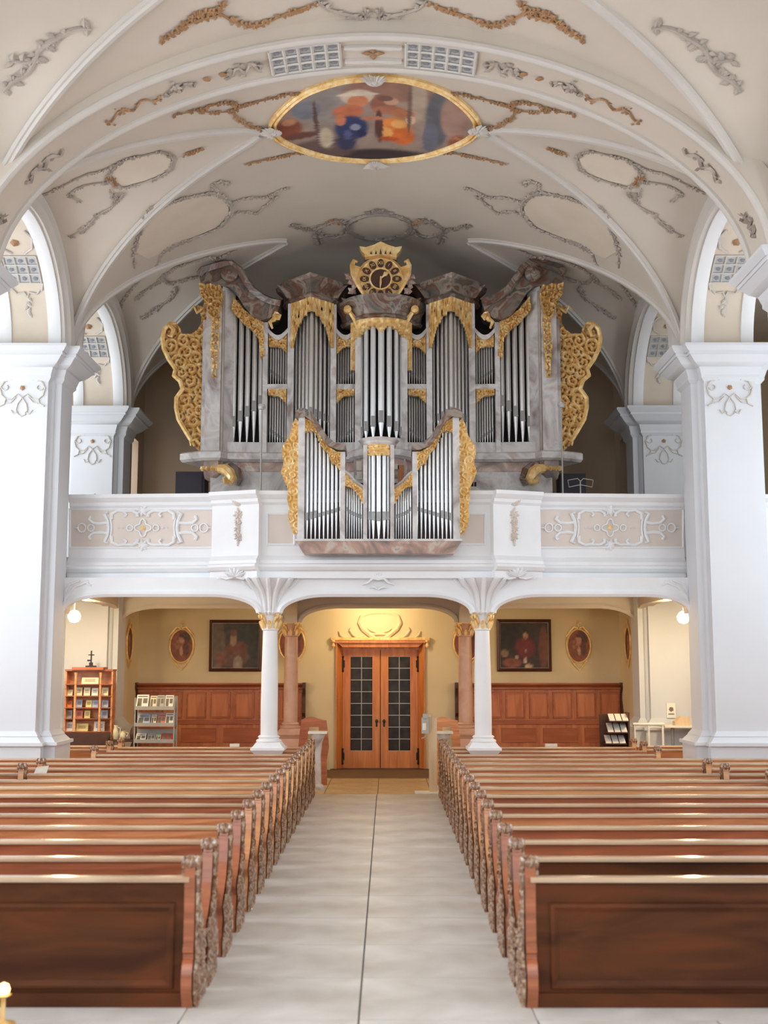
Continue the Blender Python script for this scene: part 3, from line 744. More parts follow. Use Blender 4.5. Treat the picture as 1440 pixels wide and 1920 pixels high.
for s in (-1, 1):
    MB().lathe([(.02, -.14), (.045, -.1), (.03, -.03), (.06, 0), (.05, .04), (.0, .05)], (cx + s * (hw + .05), YR - .05, dz), 10).build('tassel', M['gold_l'], oc)
# ------------------------------------------------------------------ gallery
gal = thing('gallery', 'white stuccoed organ gallery carried on two slender columns', 'balcony', (0, 19.2, 3.6))
GA, GB, GC, GD, GE = (-5.12, 19.42), (-2.66, 19.27), (-2.70, 19.14), (-1.90, 18.86), (-1.93, 18.97)
PROF = [(-.3, 3.60), (.04, 3.60), (.04, 3.71), (.09, 3.73), (.13, 3.78), (.13, 3.82), (.08, 3.84), (.08, 3.89), (.04, 3.93), (0, 3.97), (0, 4.80), (.04, 4.84), (.05, 4.89), (.10, 4.93), (.13, 4.96), (.13, 5.02), (-.3, 5.02)]
def pseg(a, b, nm, s):
    p = [Vector((a[0], a[1], 0)), Vector((b[0], b[1], 0))]; pr = PROF
    m = MB().sweep(p, pr, Vector((0, 0, 1)))
    if s > 0: m.v = [(-x, y, z) for x, y, z in m.v]; m.f = [tuple(reversed(f)) for f in m.f]
    return m.build(nm, M['white'], gal, ang=.5)
pseg((-1.95, 18.98), (1.95, 18.98), 'parapet', -1)
def mrr(m, s):
    if s > 0: m.v = [(-x, y, z) for x, y, z in m.v]; m.f = [tuple(reversed(f)) for f in m.f]
    return m
def fwd(p, h): return p + Vector((0, -h, 0))
def rect_frame(m, px0, py0, px1, py1, A, B, w_=.035, h=.03):
    c = [fwd(PV(x, y, A, B), .0) for x, y in ((px0, py0), (px1, py0), (px1, py1), (px0, py1))]
    m.sweep(c, [(-w_ / 2, -.01), (w_ / 2, -.01), (w_ / 2, h * .6), (0, h), (-w_ / 2, h * .6)], Vector((0, -1, 0)), closed=True); return m
def quad(m, px0, py0, px1, py1, A, B, h=.006):
    c = [fwd(PV(x, y, A, B), h) for x, y in ((px0, py0), (px0, py1), (px1, py1), (px1, py0))]; return m.add(c, [(0, 1, 2, 3)])
for s in (-1, 1):
    pseg(GA, GB, 'parapet', s); pseg(GC, GD, 'parapet_pier', s)
    mrr(quad(MB(), 131, 955, 402, 1027, GA, GB), s).build('panel_field', M['field'], gal, smooth=False)
    mrr(rect_frame(MB(), 131, 955, 402, 1027, GA, GB), s).build('panel_frame', M['white'], gal)
    C0, C1 = (-1.93, 18.98), (0, 18.98)
    mrr(quad(MB(), 501, 963, 552, 1021, C0, C1), s).build('panel_field', M['field'], gal, smooth=False)
    mrr(rect_frame(MB(), 501, 963, 552, 1021, C0, C1), s).build('panel_frame', M['white'], gal)
    # bandwork stucco of the long panel (crop units: 3.2 per pixel about the centre 268,990)
    m_ = MB(); g = lambda u, v: fwd(PV(268 + u / 3.2, 990 + v / 3.2, GA, GB), .02)
    def c4(pts, r=.02, sx=(1, -1), sy=(1, -1)):
        for a in sx:
            for b in sy: m_.tube([g(a * u, b * v) for u, v in pts], r, 6)
    def ring(u, v, ru, r=.014, rv=None):
        m_.tube([g(u + ru * math.cos(q), v + (rv or ru) * math.sin(q)) for q in [2 * PI * i / 12 for i in range(13)]], r, 5)
    c4([(188, -50), (186, -85), (150, -104), (112, -98), (98, -80), (112, -68)], [.03, .026, .024, .022, .022, .026])
    c4([(118, -100), (62, -102), (34, -88), (32, -66)], [.018, .022, .026, .03])
    c4([(208, -92), (232, -84), (212, -44), (205, 0)], [.026, .03, .028, .028])
    c4([(196, -60), (190, -30), (188, 0)], .018)
    c4([(214, -32), (256, -26), (300, -30), (324, -52), (312, -72)], [.026, .028, .026, .024, .03])
    for a in (-1, 1):
        ring(a * 312, 0, 20); ring(a * 366, 0, 24, .014, 26); m_.tube([g(a * 390, 0), g(a * 415, 0)], [.02, .004], 5)
        ring(a * 78, 0, 18); m_.blob(g(a * 122, 0), .022); m_.blob(g(a * 146, 0), .018)
        m_.blob(g(0, a * 104), .07, (0, -1, 0), .5)
        for k in range(7): m_.leaf(g(0, a * 104), (math.cos(k * .9), 0, math.sin(k * .9)), .11, .03, (0, -1, 0), .03)
    q4 = [(32 * math.cos(q) * (1 + .28 * math.cos(4 * q)) * 1.25, 38 * math.sin(q) * (1 + .28 * math.cos(4 * q)) * 1.1) for q in [2 * PI * i / 32 for i in range(33)]]
    m_.tube([g(u, v) for u, v in q4], .016, 5)
    mrr(m_, s).build('stucco_bandwork', M['white'], gal, ang=.9)
    m_ = MB(); m_.blob(fwd(PV(268, 990, GA, GB), .02), .045, (0, -1, 0), .5); mrr(m_, s).build('stucco_boss', M['gold_l'], gal)
    # flower drop on the pier
    m_ = MB(); g = lambda px, py: fwd(PV(px, py, GC, GD), .02); rnd = random.Random(5)
    for k in range(7): m_.leaf(g(445, 950), (-.9 + .3 * k, 0, 1.0), .15, .035, (0, -1, 0), .03)
    for cy, r in ((966, .075), (980, .05), (990, .065), (1002, .05), (1010, .045)):
        for k in range(8): m_.leaf(g(446 + rnd.uniform(-2, 2), cy), (math.cos(k * .8), 0, math.sin(k * .8)), r * 1.3, r * .4, (0, -1, 0), .03)
        m_.blob(g(446, cy), r * .5)
    m_.tube([g(445, 952), g(447, 985), g(445, 1024)], .012, 5)
    mrr(m_, s).build('flower_drop', M['field'], gal, ang=.9)
    # small shell at the foot of the pier
    m_ = MB()
    for k in range(7): m_.leaf(P(440, 1082, 18.9), (-1.2 + .4 * k, -.1, .8 - .1 * abs(k - 3)), .19, .04, (0, -1, 0), .04)
    for k in (-1, 1): m_.tube([P(440 + k * 4, 1082, 18.92), P(440 + k * 16, 1085, 18.92), P(440 + k * 30, 1081, 18.94)], [.03, .03, .01], 5)
    mrr(m_, s).build('stucco_shell', M['white'], gal, ang=.9)
# arcade below: three basket arches
def basket(x0, x1, zs, zt, a, n=10):
    l = [(x0 + a * (1 - math.cos(PI / 2 * i / n)), zs + (zt - zs) * math.sin(PI / 2 * i / n)) for i in range(n + 1)]
    r = [(x1 - a * (1 - math.cos(PI / 2 * i / n)), zs + (zt - zs) * math.sin(PI / 2 * i / n)) for i in range(n, -1, -1)]
    return l + r
def arcade(y0, y1, mt, zt, ztop, cols, nm, parent, bead=True):
    spans = [(-5.12, -1.9), (-1.56, 1.56), (1.9, 5.12)]
    if cols: pass
    for i, (a, b) in enumerate(spans):
        bk = basket(a, b, 3.05, zt, .76)
        lo = -5.12 if i == 0 else (-1.73 if i == 1 else 1.73); hi = -1.73 if i == 0 else (1.73 if i == 1 else 5.12)
        poly = [(lo, ztop)] + ([(lo, 3.05)] if lo != a else []) + bk + ([(hi, 3.05)] if hi != b else []) + [(hi, ztop)]
        MB().prism(poly, y0, y1, 'y').build(nm, M[mt], parent, ang=.5)
        if bead:
            MB().sweep([Vector((x, y0 + .0, z)) for x, z in bk], [(-.045, -.02), (.045, -.02), (.045, .02), (.0, .05), (-.045, .03)], Vector((0, -1, 0))).build('arch_moulding', M[mt], parent)
arcade(19.06, 19.40, 'white', 3.35, 3.62, True, 'arcade_wall', gal)
arcade(23.36, 23.66, 'lunette', 3.37, 3.66, True, 'inner_arcade_wall', gal)
sl = MB().box(-9, 9, 19.55, 25.5, 3.64, 4.0).build('gallery_floor', M['lunette'], gal, smooth=False)
for x in (-5.22, -1.73, 1.73, 5.22):
    bk = basket(19.5, 23.3, 3.05, 3.37, .76); poly = [(19.3, 3.65), (19.3, 3.05)] + bk + [(23.5, 3.05), (23.5, 3.65)]
    MB().prism(poly, x - .13, x + .13, 'x').build('cross_beam', M['lunette'], gal, ang=.5)
for s in (-1, 1):
    # leafy consoles spreading over the columns
    m_ = MB(); m_.lathe([(.15, 3.03), (.17, 3.12), (.2, 3.24), (.28, 3.40), (.40, 3.52), (.46, 3.60)], (s * 1.73, 19.22, 0), 24)
    for k in range(9):
        a = PI + PI * k / 8; c, d = math.cos(a), math.sin(a)
        m_.tube([(s * 1.73 + c * r, 19.22 + d * r, z) for r, z in ((.15, 3.06), (.18, 3.15), (.21, 3.26), (.30, 3.41), (.43, 3.52), (.5, 3.6))], [.03, .035, .035, .04, .04, .03], 6)
        m_.blob((s * 1.73 + c * .16, 19.22 + d * .16, 3.06), .045)
    m_.build('column_console', M['white'], gal, ang=.9)
    # corner stucco of the spandrels at the pillars
    m_ = MB()
    for pts, r in (([(118, 1140), (124, 1118), (140, 1100), (165, 1090)], .025), ([(122, 1110), (130, 1096), (150, 1088)], .02), ([(150, 1098), (160, 1092), (170, 1098)], .018)):
        m_.tube([P(x, y, 19.05) for x, y in pts], r, 5)
    mrr(m_, s).build('spandrel_stucco', M['white'], gal)
    # the gallery front running on through the aisle
    m_ = MB().sweep([(6.1, 19.42, 0), (9.0, 19.42, 0)], PROF, Vector((0, 0, 1))); mrr(m_, -s).build('aisle_parapet', M['white'], gal)
    bk = basket(6.25, 8.9, 3.05, 3.35, .7); m_ = MB().prism([(6.06, 3.62), (6.06, 3.05)] + bk + [(9.0, 3.05), (9.0, 3.62)], 19.1, 19.4, 'y'); mrr(m_, -s).build('aisle_arcade', M['white'], gal)
    m_ = MB(); m_.sweep([(6.5, 19.42, 4.12), (8.8, 19.42, 4.12), (8.8, 19.42, 4.7), (6.5, 19.42, 4.7)], [(-.02, -.01), (.02, -.01), (.02, .02), (-.02, .02)], Vector((0, -1, 0)), closed=True); mrr(m_, -s).build('panel_frame', M['white'], gal)
# crest in the middle under the parapet
m_ = MB()
for s in (-1, 1):
    m_.tube([P(709, 1086, 18.95), P(709 + s * 10, 1084, 18.95), P(709 + s * 18, 1092, 18.97), P(709 + s * 30, 1096, 19.0)], [.03, .03, .025, .012], 5)
    m_.tube([P(709, 1105, 19.02), P(709 + s * 8, 1100, 19.0), P(709 + s * 16, 1102, 19.0)], [.02, .025, .01], 5)
for k in range(5): m_.leaf(P(709, 1084, 18.96), (-.8 + .4 * k, 0, .8), .15, .04, (0, -1, 0), .03)
m_.build('stucco_shell', M['white'], gal, ang=.9)

def column(x, y, mt, r0, r1, lab, capm, sides=24):
    o = thing('column', lab, 'column', (x, y, 0), 'slender columns under the gallery', 'thing')
    MB().lathe([(r0, 1.06), (r0 * 1.01, 1.5), (r0 * .97, 2.1), (r1, 2.78)], (x, y, 0), sides).build('shaft', M[mt], o)
    m = MB(); m.box(x - .2, x + .2, y - .2, y + .2, 0, .78); m.frustum((x - .2, x + .2, y - .2, y + .2, .78), (x - .26, x + .26, y - .26, y + .26, .86)); m.box(x - .27, x + .27, y - .27, y + .27, .86, .90)
    m.frustum((x - .25, x + .25, y - .25, y + .25, .90), (x - .19, x + .19, y - .19, y + .19, .98))
    m.lathe([(.19, .97), (.21, .995), (.195, 1.02), (.165, 1.03), (.165, 1.045), (.18, 1.06), (.165, 1.08), (r0, 1.09)], (x, y, 0), 24)
    m.build('base', M[mt], o)
    c = MB(); c.lathe([(r1, 2.76), (r1 + .02, 2.78), (r1 + .02, 2.80), (r1, 2.81), (r1, 2.9), (r1 + .03, 3.0), (r1 + .05, 3.03)], (x, y, 0), 24)
    c.build('bell', M[mt], o)
    c = MB(); rnd = random.Random(3)
    for k in range(8):
        a = 2 * PI * k / 8; d = Vector((math.cos(a), math.sin(a), 0)); b = Vector((x, y, 0))
        c.tube([b + d * (r1 + .005) + Vector((0, 0, 2.80)), b + d * (r1 + .03) + Vector((0, 0, 2.88)), b + d * (r1 + .06) + Vector((0, 0, 2.92)), b + d * (r1 + .045) + Vector((0, 0, 2.895))], [.03, .035, .02, .008], 5)
    for k in range(4):
        a = PI / 4 + PI / 2 * k; d = Vector((math.cos(a), math.sin(a), 0)); b = Vector((x, y, 0))
        for q in range(-1, 2, 2):
            e = Vector((-d.y, d.x, 0)) * q * .03
            c.tube([b + d * r1 + e + Vector((0, 0, 2.88)), b + d * (r1 + .05) + e + Vector((0, 0, 2.97)), b + d * (r1 + .1) + e + Vector((0, 0, 3.0)), b + d * (r1 + .09) + e + Vector((0, 0, 2.96))], [.02, .022, .022, .012], 5)
    c.frustum((x - .15, x + .15, y - .15, y + .15, 3.01), (x - .17, x + .17, y - .17, y + .17, 3.05))
    c.build('gilt_leaves', M[capm], o, ang=.9)
column(-1.73, 19.25, 'white', .138, .118, 'white column under the gallery front, left of the centre aisle', 'gold_l')
column(1.73, 19.25, 'white', .138, .118, 'white column under the gallery front, right of the centre aisle', 'gold_l')
column(-1.73, 23.5, 'pink', .14, .13, 'pink marbled column left of the entrance doors', 'gold_l', 20)
column(1.73, 23.5, 'pink', .14, .13, 'pink marbled column right of the entrance doors', 'gold_l', 20)

# ------------------------------------------------------------------ lamps
def globe_lamp(px, py, y, lab, watt, z=None):
    p = P(px, py, y) if z is None else Vector((px, y, z))
    o = thing('ceiling_lamp', lab, 'lamp', (p.x, p.y, 3.64))
    m = MB(); m.lathe([(.08, 3.64), (.08, 3.6), (.012, 3.58), (.012, p.z + .1), (.05, p.z + .09), (.05, p.z + .05)], (p.x, p.y, 0), 12); m.build('fitting', M['steel'], o)
    k_ = 1 if z is None else .5; m = MB(); m.lathe([(.001, -.12 * k_), (.07 * k_, -.1 * k_), (.11 * k_, -.04 * k_), (.115 * k_, .01), (.08 * k_, .07 * k_), (.04 * k_, .1 * k_)], tuple(p), 14) if True else m.lathe([(.001, -.12), (.07, -.1), (.11, -.04), (.115, .01), (.08, .07), (.04, .1)], tuple(p), 14)
    g = m.build('globe', M['bulb'], o)
    d = bpy.data.lights.new('lamp_light', 'POINT'); d.energy = watt; d.color = (1.0, .77, .45); d.shadow_soft_size = .12
    l = bpy.data.objects.new('lamp_light', d); COL.objects.link(l); l.location = (p.x, p.y - .25, p.z - .1); l['kind'] = 'helper'
globe_lamp(139, 1155, 21.2, 'glowing warm globe lamp hanging above the wooden bookcase on the left', 115)
globe_lamp(1281, 1157, 21.2, 'glowing warm globe lamp hanging above the white-topped table on the right', 115)
globe_lamp(-.1, 0, 24.75, 'warm ceiling lamp hidden behind the inner arch over the doors', 62, 3.46)
globe_lamp(-3.4, 0, 19.95, 'hidden fill lamp added above the pews on the left under the gallery', 40, 3.54)  # this lamp and the next are added unseen fill for the gallery bays
globe_lamp(3.4, 0, 19.95, 'hidden fill lamp added above the pews on the right under the gallery', 40, 3.54)

# ------------------------------------------------------------------ panelling and paintings on the rear wall
for s, side, (wx0, wx1) in ((-1, 'left', (-5.2, -1.60)), (1, 'right', (1.66, 5.2))):
    o = thing('wainscot', f'tall red-brown wooden wall panelling with bench, {side} of the doors', 'panelling', ((wx0 + wx1) / 2, YR, 0))
    MB().box(wx0, wx1, YR - .04, YR, 0, 1.70).build('backboard', M['wain'], o, smooth=False)
    m = MB(); m.box(wx0, wx1, YR - .12, YR, 1.70, 1.74); m.frustum((wx0, wx1, YR - .07, YR, 1.74), (wx0 - .0, wx1, YR - .14, YR, 1.80)); m.box(wx0, wx1, YR - .16, YR, 1.80, 1.83); m.build('top_moulding', M['wain_d'], o)
    n = 7; wd = (wx1 - wx0) / n
    for i in range(n):
        a, b = wx0 + i * wd + .06, wx0 + (i + 1) * wd - .06
        m = MB(); m.frustum((a, b, YR - .05, YR - .03, 1.10), (a, b, YR - .05, YR - .03, 1.62)); m.build('panel', M['wain'], o, smooth=False)
        m = MB(); m.sweep([(a, YR - .04, 1.1), (b, YR - .04, 1.1), (b, YR - .04, 1.62), (a, YR - .04, 1.62)], [(-.02, 0), (.02, 0), (.015, .03), (-.015, .03)], Vector((0, -1, 0)), closed=True); m.build('panel_frame', M['wain_d'], o)
    for i in range(4):
        wd4 = (wx1 - wx0) / 4; a, b = wx0 + i * wd4 + .08, wx0 + (i + 1) * wd4 - .08
        MB().frustum((a, b, YR - .07, YR - .03, .58), (a, b, YR - .07, YR - .03, .88)).build('panel', M['wain_d'], o, smooth=False)
    MB().box(wx0, wx1, YR - .08, YR - .03, .96, 1.05).build('dado_rail', M['wain_d'], o, smooth=False)
    MB().box(wx0 + .05, wx1 - .05, YR - .5, YR - .05, .44, .49).build('bench_seat', M['wain_d'], o)
    MB().box(wx0 + .05, wx1 - .05, YR - .45, YR - .40, .02, .44).build('bench_front', M['wain'], o)
    for xe in (wx0, wx1):
        pr = [(YR, 0), (YR - .52, 0), (YR - .52, .52), (YR - .34, .62), (YR - .20, .9), (YR - .14, 1.12), (YR - .26, 1.2), (YR - .20, 1.32), (YR - .12, 1.5), (YR - .14, 1.62), (YR - .22, 1.72), (YR - .22, 1.84), (YR, 1.84)]
        MB().prism(pr, xe - .03, xe + .03, 'x').build('end_board', M['dkwood'], o)

def canvas(o, rect, y, blobs, seed, oval=False, nm='canvas', xplane=None):
    x0, x1, z0, z1 = rect; m = MB(); n = 30
    def pt(u, v):
        return ((x0 + x1) / 2 + u * (x1 - x0) / 2, y, (z0 + z1) / 2 + v * (z1 - z0) / 2)
    if oval:
        for i in range(13):
            for j in range(32):
                a = 2 * PI * j / 32; u, v = i / 12 * math.cos(a), i / 12 * math.sin(a); m.v.append(pt(u, v)); m.c.append(paintcol(u, v, blobs, seed, .25))
        m.f = [(i * 32 + j, i * 32 + (j + 1) % 32, (i + 1) * 32 + (j + 1) % 32, (i + 1) * 32 + j) for i in range(12) for j in range(32)]
    else:
        for j in range(n + 1):
            for i in range(n + 1):
                u, v = -1 + 2 * i / n, -1 + 2 * j / n; m.v.append(pt(u, v)); m.c.append(paintcol(u, v, blobs, seed, .25))
        m.f = [(j * (n + 1) + i, j * (n + 1) + i + 1, (j + 1) * (n + 1) + i + 1, (j + 1) * (n + 1) + i) for i in range(n) for j in range(n)]
    if xplane is not None:
        m.v = [(xplane, y0_ + (x - (x0 + x1) / 2), z) for (x, yy, z), y0_ in zip(m.v, [y] * len(m.v))]
    return m.build(nm, M['paint'], o, smooth=False)
def picture(px0, px1, py0, py1, lab, blobs, seed):
    y = YR - .06; a = P(px0, py1, y); b = P(px1, py0, y); x0, x1, z0, z1 = a.x, b.x, a.z, b.z
    o = thing('framed_painting', lab, 'painting', ((x0 + x1) / 2, YR, z0), 'dark framed paintings on the rear wall')
    k = .05
    canvas(o, (x0 + k, x1 - k, z0 + k, z1 - k), y + .015, blobs, seed)
    c = [(x0 + k / 2, y, z0 + k / 2), (x1 - k / 2, y, z0 + k / 2), (x1 - k / 2, y, z1 - k / 2), (x0 + k / 2, y, z1 - k / 2)]
    m = MB().sweep(c, [(-.035, -.06), (.035, -.06), (.035, 0), (.01, .02), (-.02, .035), (-.035, .02)], Vector((0, -1, 0)), closed=True)
    m.build('frame', M['dkwood'], o)
    c = [(x0 + k * 1.1, y, z0 + k * 1.1), (x1 - k * 1.1, y, z0 + k * 1.1), (x1 - k * 1.1, y, z1 - k * 1.1), (x0 + k * 1.1, y, z1 - k * 1.1)]
    MB().sweep(c, [(-.01, -.02), (.01, -.02), (.01, .01), (-.01, .01)], Vector((0, -1, 0)), closed=True).build('inner_slip', M['marble'], o)
B1 = [(0,0,3,3,(66,60,58)),(-.75,0,.3,1.3,(104,88,80)),(.6,.3,.5,.8,(58,60,60)),(-.05,-.45,.6,.5,(104,74,66)),(.05,-.1,.42,.3,(116,72,64)),(-.1,.25,.14,.28,(152,126,108)),(-.1,.55,.16,.16,(112,78,70)),(.1,-.8,.2,.35,(150,134,120)),(-.6,-.6,.25,.3,(128,82,70))]
B2 = [(0,0,3,3,(56,42,40)),(-.5,.4,.4,.5,(40,36,42)),(.8,-.1,.2,.9,(112,66,50)),(.05,-.1,.4,.45,(112,42,50)),(.05,.4,.1,.14,(176,132,110)),(-.8,-.35,.16,.16,(144,118,90)),(-.3,-.55,.08,.1,(200,170,150)),(.05,-.65,.07,.14,(196,164,140)),(.18,-.9,.16,.1,(204,172,140)),(-.5,-.75,.4,.2,(136,78,62)),(.08,-.25,.05,.08,(188,150,130))]
picture(392, 491, 1163, 1258, 'dark framed painting of a seated red-robed figure, left of the doors', B1, 3)
picture(933, 1032, 1162, 1258, 'dark framed painting of a crimson figure amid children, right of the doors', B2, 9)
BO = [(0,0,3,3,(140,80,58)),(.3,.5,.5,.4,(86,56,54)),(-.1,0,.5,.4,(158,98,78)),(0,.35,.25,.2,(176,130,104)),(-.4,-.5,.4,.3,(130,74,56)),(.4,-.2,.3,.4,(104,60,54)),(.0,-.3,.15,.3,(184,138,118))]
def oval_picture(px, py, rx, rz, lab, seed, xplane=None, yc_=None):
    y = YR - .04
    if xplane is None:
        c = P(px, py, y); a, b = rx / 2200 * zc(y, 2.7), rz / 2200 * zc(y, 2.7)
    else: c = Vector((0, yc_, PZ(py, yc_))); a, b = .26, rz / 2200 * 24.5
    loc = (c.x, YR, c.z - b) if xplane is None else (xplane, yc_, c.z - b)
    o = thing('oval_painting', lab, 'painting', loc, 'small oval paintings in stucco frames')
    def W(u, v, h=0.0):
        return Vector((c.x + u, y - h, c.z + v)) if xplane is None else Vector((xplane - math.copysign(h + .01, xplane), yc_ + u, c.z + v))
    up = Vector((0, -1, 0)) if xplane is None else Vector((-math.copysign(1, xplane), 0, 0))
    m = MB()
    for i in range(13):
        for j in range(32):
            q = 2 * PI * j / 32; u, v = i / 12 * math.cos(q), i / 12 * math.sin(q); m.v.append(tuple(W(u * a, v * b, .01))); m.c.append(paintcol(u, v, BO, seed, .3))
    m.f = [(i * 32 + j, i * 32 + (j + 1) % 32, (i + 1) * 32 + (j + 1) % 32, (i + 1) * 32 + j) for i in range(12) for j in range(32)]
    m.build('canvas', M['paint'], o, smooth=False)
    MB().sweep([W(a * 1.05 * math.cos(2 * PI * j / 36), b * 1.04 * math.sin(2 * PI * j / 36)) for j in range(36)], [(-.018, -.02), (.018, -.02), (.018, .015), (0, .03), (-.018, .015)], up, closed=True).build('frame', M['gold_l'], o)
    for s in (-1, 1):
        m = MB()
        m.tube([W(s * .02, b + .03, .02), W(s * .1, b + .06, .02), W(s * a * .8, b * .86, .02), W(s * a * 1.15, b * .55, .02)], [.02, .022, .018, .01], 5)
        m.build('gilt_scroll', M['gold_l'], o); m = MB(); m.tube([W(s * a * .7, -b * .9, .02), W(s * a * .4, -b - .06, .02), W(0, -b - .17, .02)], [.012, .016, .012], 5); m.build('gilt_drop', M['gold_l'], o)
    m = MB(); m.tube([W(0, b + .06, .02), W(0, b + .2, .02)], .012, 5); m.tube([W(-.05, b + .15, .02), W(.05, b + .15, .02)], .012, 5)
    m.build('gilt_cross', M['gold_l'], o)
oval_picture(340, 1211, 21, 30, 'small oval painting on the rear wall, left of the red-robed figure', 1)
oval_picture(1085, 1211, 21, 30, 'small oval painting on the rear wall, right of the crimson figure', 2)
oval_picture(547, 1207, 23, 31, 'small oval painting behind the pink column left of the doors', 4)
oval_picture(875, 1207, 23, 31, 'small oval painting behind the pink column right of the doors', 5)
oval_picture(0, 1207, 0, 30, 'oval painting on the short side wall near the bookcase', 6, -5.2, 24.55)
oval_picture(0, 1207, 0, 30, 'oval painting on the short side wall near the leaflet rack', 7, 5.2, 24.55)
# ------------------------------------------------------------------ organ
def inpoly(px, py, poly):
    n = len(poly); inside = np.zeros(px.shape, bool); d = np.full(px.shape, 1e9)
    for i in range(n):
        x0, y0 = poly[i]; x1, y1 = poly[(i + 1) % n]
        c = ((y0 > py) != (y1 > py)) & (px < (x1 - x0) * (py - y0) / ((y1 - y0) if abs(y1 - y0) > 1e-9 else 1e-9) + x0)
        inside ^= c
        L = max((x1 - x0) ** 2 + (y1 - y0) ** 2, 1e-9); t = np.clip(((px - x0) * (x1 - x0) + (py - y0) * (y1 - y0)) / L, 0, 1)
        d = np.minimum(d, np.hypot(px - x0 - t * (x1 - x0), py - y0 - t * (y1 - y0)))
    return inside, d
def relief(name, mt, parent, poly, fn, step=2.0, depth=.09, hole=.25, seed=1, vol=16.0, rimw=3.0, mirror_x=None, thick=.05):
    """pierced acanthus carving: a thick relief inside an outline. poly in 2D units, fn(u, v, h) -> point (h forwards)"""
    rnd = random.Random(seed); P_ = np.array(poly, float); x0, y0 = P_.min(0); x1, y1 = P_.max(0)
    nx, ny = max(2, int((x1 - x0) / step)), max(2, int((y1 - y0) / step))
    gx, gy = np.meshgrid(np.linspace(x0, x1, nx + 1), np.linspace(y0, y1, ny + 1))
    ins, dist = inpoly(gx, gy, poly)
    cs = []
    for _ in range(900):
        c = (rnd.uniform(x0, x1), rnd.uniform(y0, y1))
        if inpoly(np.array([c[0]]), np.array([c[1]]), poly)[0][0] and all(math.hypot(c[0] - a, c[1] - b) > vol for a, b, _, _ in cs):
            cs.append((c[0], c[1], rnd.choice((-1, 1)), rnd.uniform(0, 6)))
    if not cs: cs = [((x0 + x1) / 2, (y0 + y1) / 2, 1, 0)]
    best = np.full(gx.shape, 1e9); H = np.zeros(gx.shape)
    for a, b, sg, ph in cs:
        r = np.hypot(gx - a, gy - b); th = np.arctan2(gy - b, gx - a)
        h = .5 + .5 * np.cos(2 * PI * r / (vol * .5) - sg * th + ph) ; h = h * .8 + .2 * (.5 + .5 * np.cos(th * 5 + r * .4))
        k = r < best; H = np.where(k, h, H); best = np.minimum(best, r)
    rim = np.clip(1 - dist / rimw, 0, 1); H = np.maximum(H, rim * .9)
    keep_v = ins | (dist < step * .8)
    m = MB(); idx = -np.ones(gx.shape, int)
    def cell(j, i):
        if not (0 <= j < ny and 0 <= i < nx): return False
        cx_, cy_ = (gx[j, i] + gx[j, i + 1]) / 2, (gy[j, i] + gy[j + 1, i]) / 2
        h = (H[j, i] + H[j, i + 1] + H[j + 1, i] + H[j + 1, i + 1]) / 4
        return INS[j, i] and h > hole
    cxs = (gx[:-1, :-1] + gx[1:, 1:]) / 2; cys = (gy[:-1, :-1] + gy[1:, 1:]) / 2
    INS = inpoly(cxs, cys, poly)[0]
    ok = np.array([[cell(j, i) for i in range(nx)] for j in range(ny)])
    def vid(j, i, back, cache={}):
        k = (id(m), j, i, back)
        if k not in cache:
            cache[k] = len(m.v); m.v.append(tuple(fn(gx[j, i], gy[j, i], -thick if back else depth * float(H[j, i]))))
        return cache[k]
    for j in range(ny):
        for i in range(nx):
            if not ok[j, i]: continue
            q = [(j, i), (j, i + 1), (j + 1, i + 1), (j + 1, i)]
            m.f.append(tuple(vid(a, b, False) for a, b in q))
            for (a, b), (dj, di) in zip(((0, 1), (1, 2), (2, 3), (3, 0)), ((-1, 0), (0, 1), (1, 0), (0, -1))):
                jj, ii = j + dj, i + di
                if not (0 <= jj < ny and 0 <= ii < nx and ok[jj, ii]):
                    m.f.append((vid(*q[b], False), vid(*q[a], False), vid(*q[a], True), vid(*q[b], True)))
    if mirror_x is not None:
        m.v = [(2 * mirror_x - x, y, z) for x, y, z in m.v]; m.f = [tuple(reversed(f)) for f in m.f]
    return m.build(name, M[mt], parent, ang=1.2)

def pipe(parent, x, y, r, zf, zm, zt, mt='tin', n=12):
    """organ pipe: foot tip zf, mouth zm, open top zt"""
    m = MB(); m.lathe([(r * .28, zf), (r * .95, zm - .02), (r, zm), (r, zt), (r * .93, zt), (r * .9, zt - .05)], (x, y, 0), n)
    o = m.build('pipe', M[mt], parent, ang=.7)
    hgt = r * 3.4 if r > .028 else .04; q = MB()
    q.prism([(x - r * .72, zm + .0), (x - r * .72, zm + hgt), (x + r * .72, zm + hgt), (x + r * .72, zm)], y - r * 1.02, y - r * .6, 'y')
    q.box(x - r * .9, x + r * .9, y - r * 1.14, y - r * .5, zm - .025, zm - .002)
    q.build('pipe_mouth', M['mouth'], o, smooth=False)
    return o
OY = 21.3; KX = .009855; OX0 = .0716
org = thing('pipe_organ', 'great marbled pipe organ case with gilded carving and clock on the gallery', 'organ', (OX0, 21.8, 4.0))
def ox(d, s): return OX0 + s * d * KX
def oz(py, y=OY): return PZ(py, y)
def plank(m, d0, d1, py0, py1, y0, y1, s): m.box(ox(d0, s), ox(d1, s), y0, y1, oz(py0, y0), oz(py1, y0))
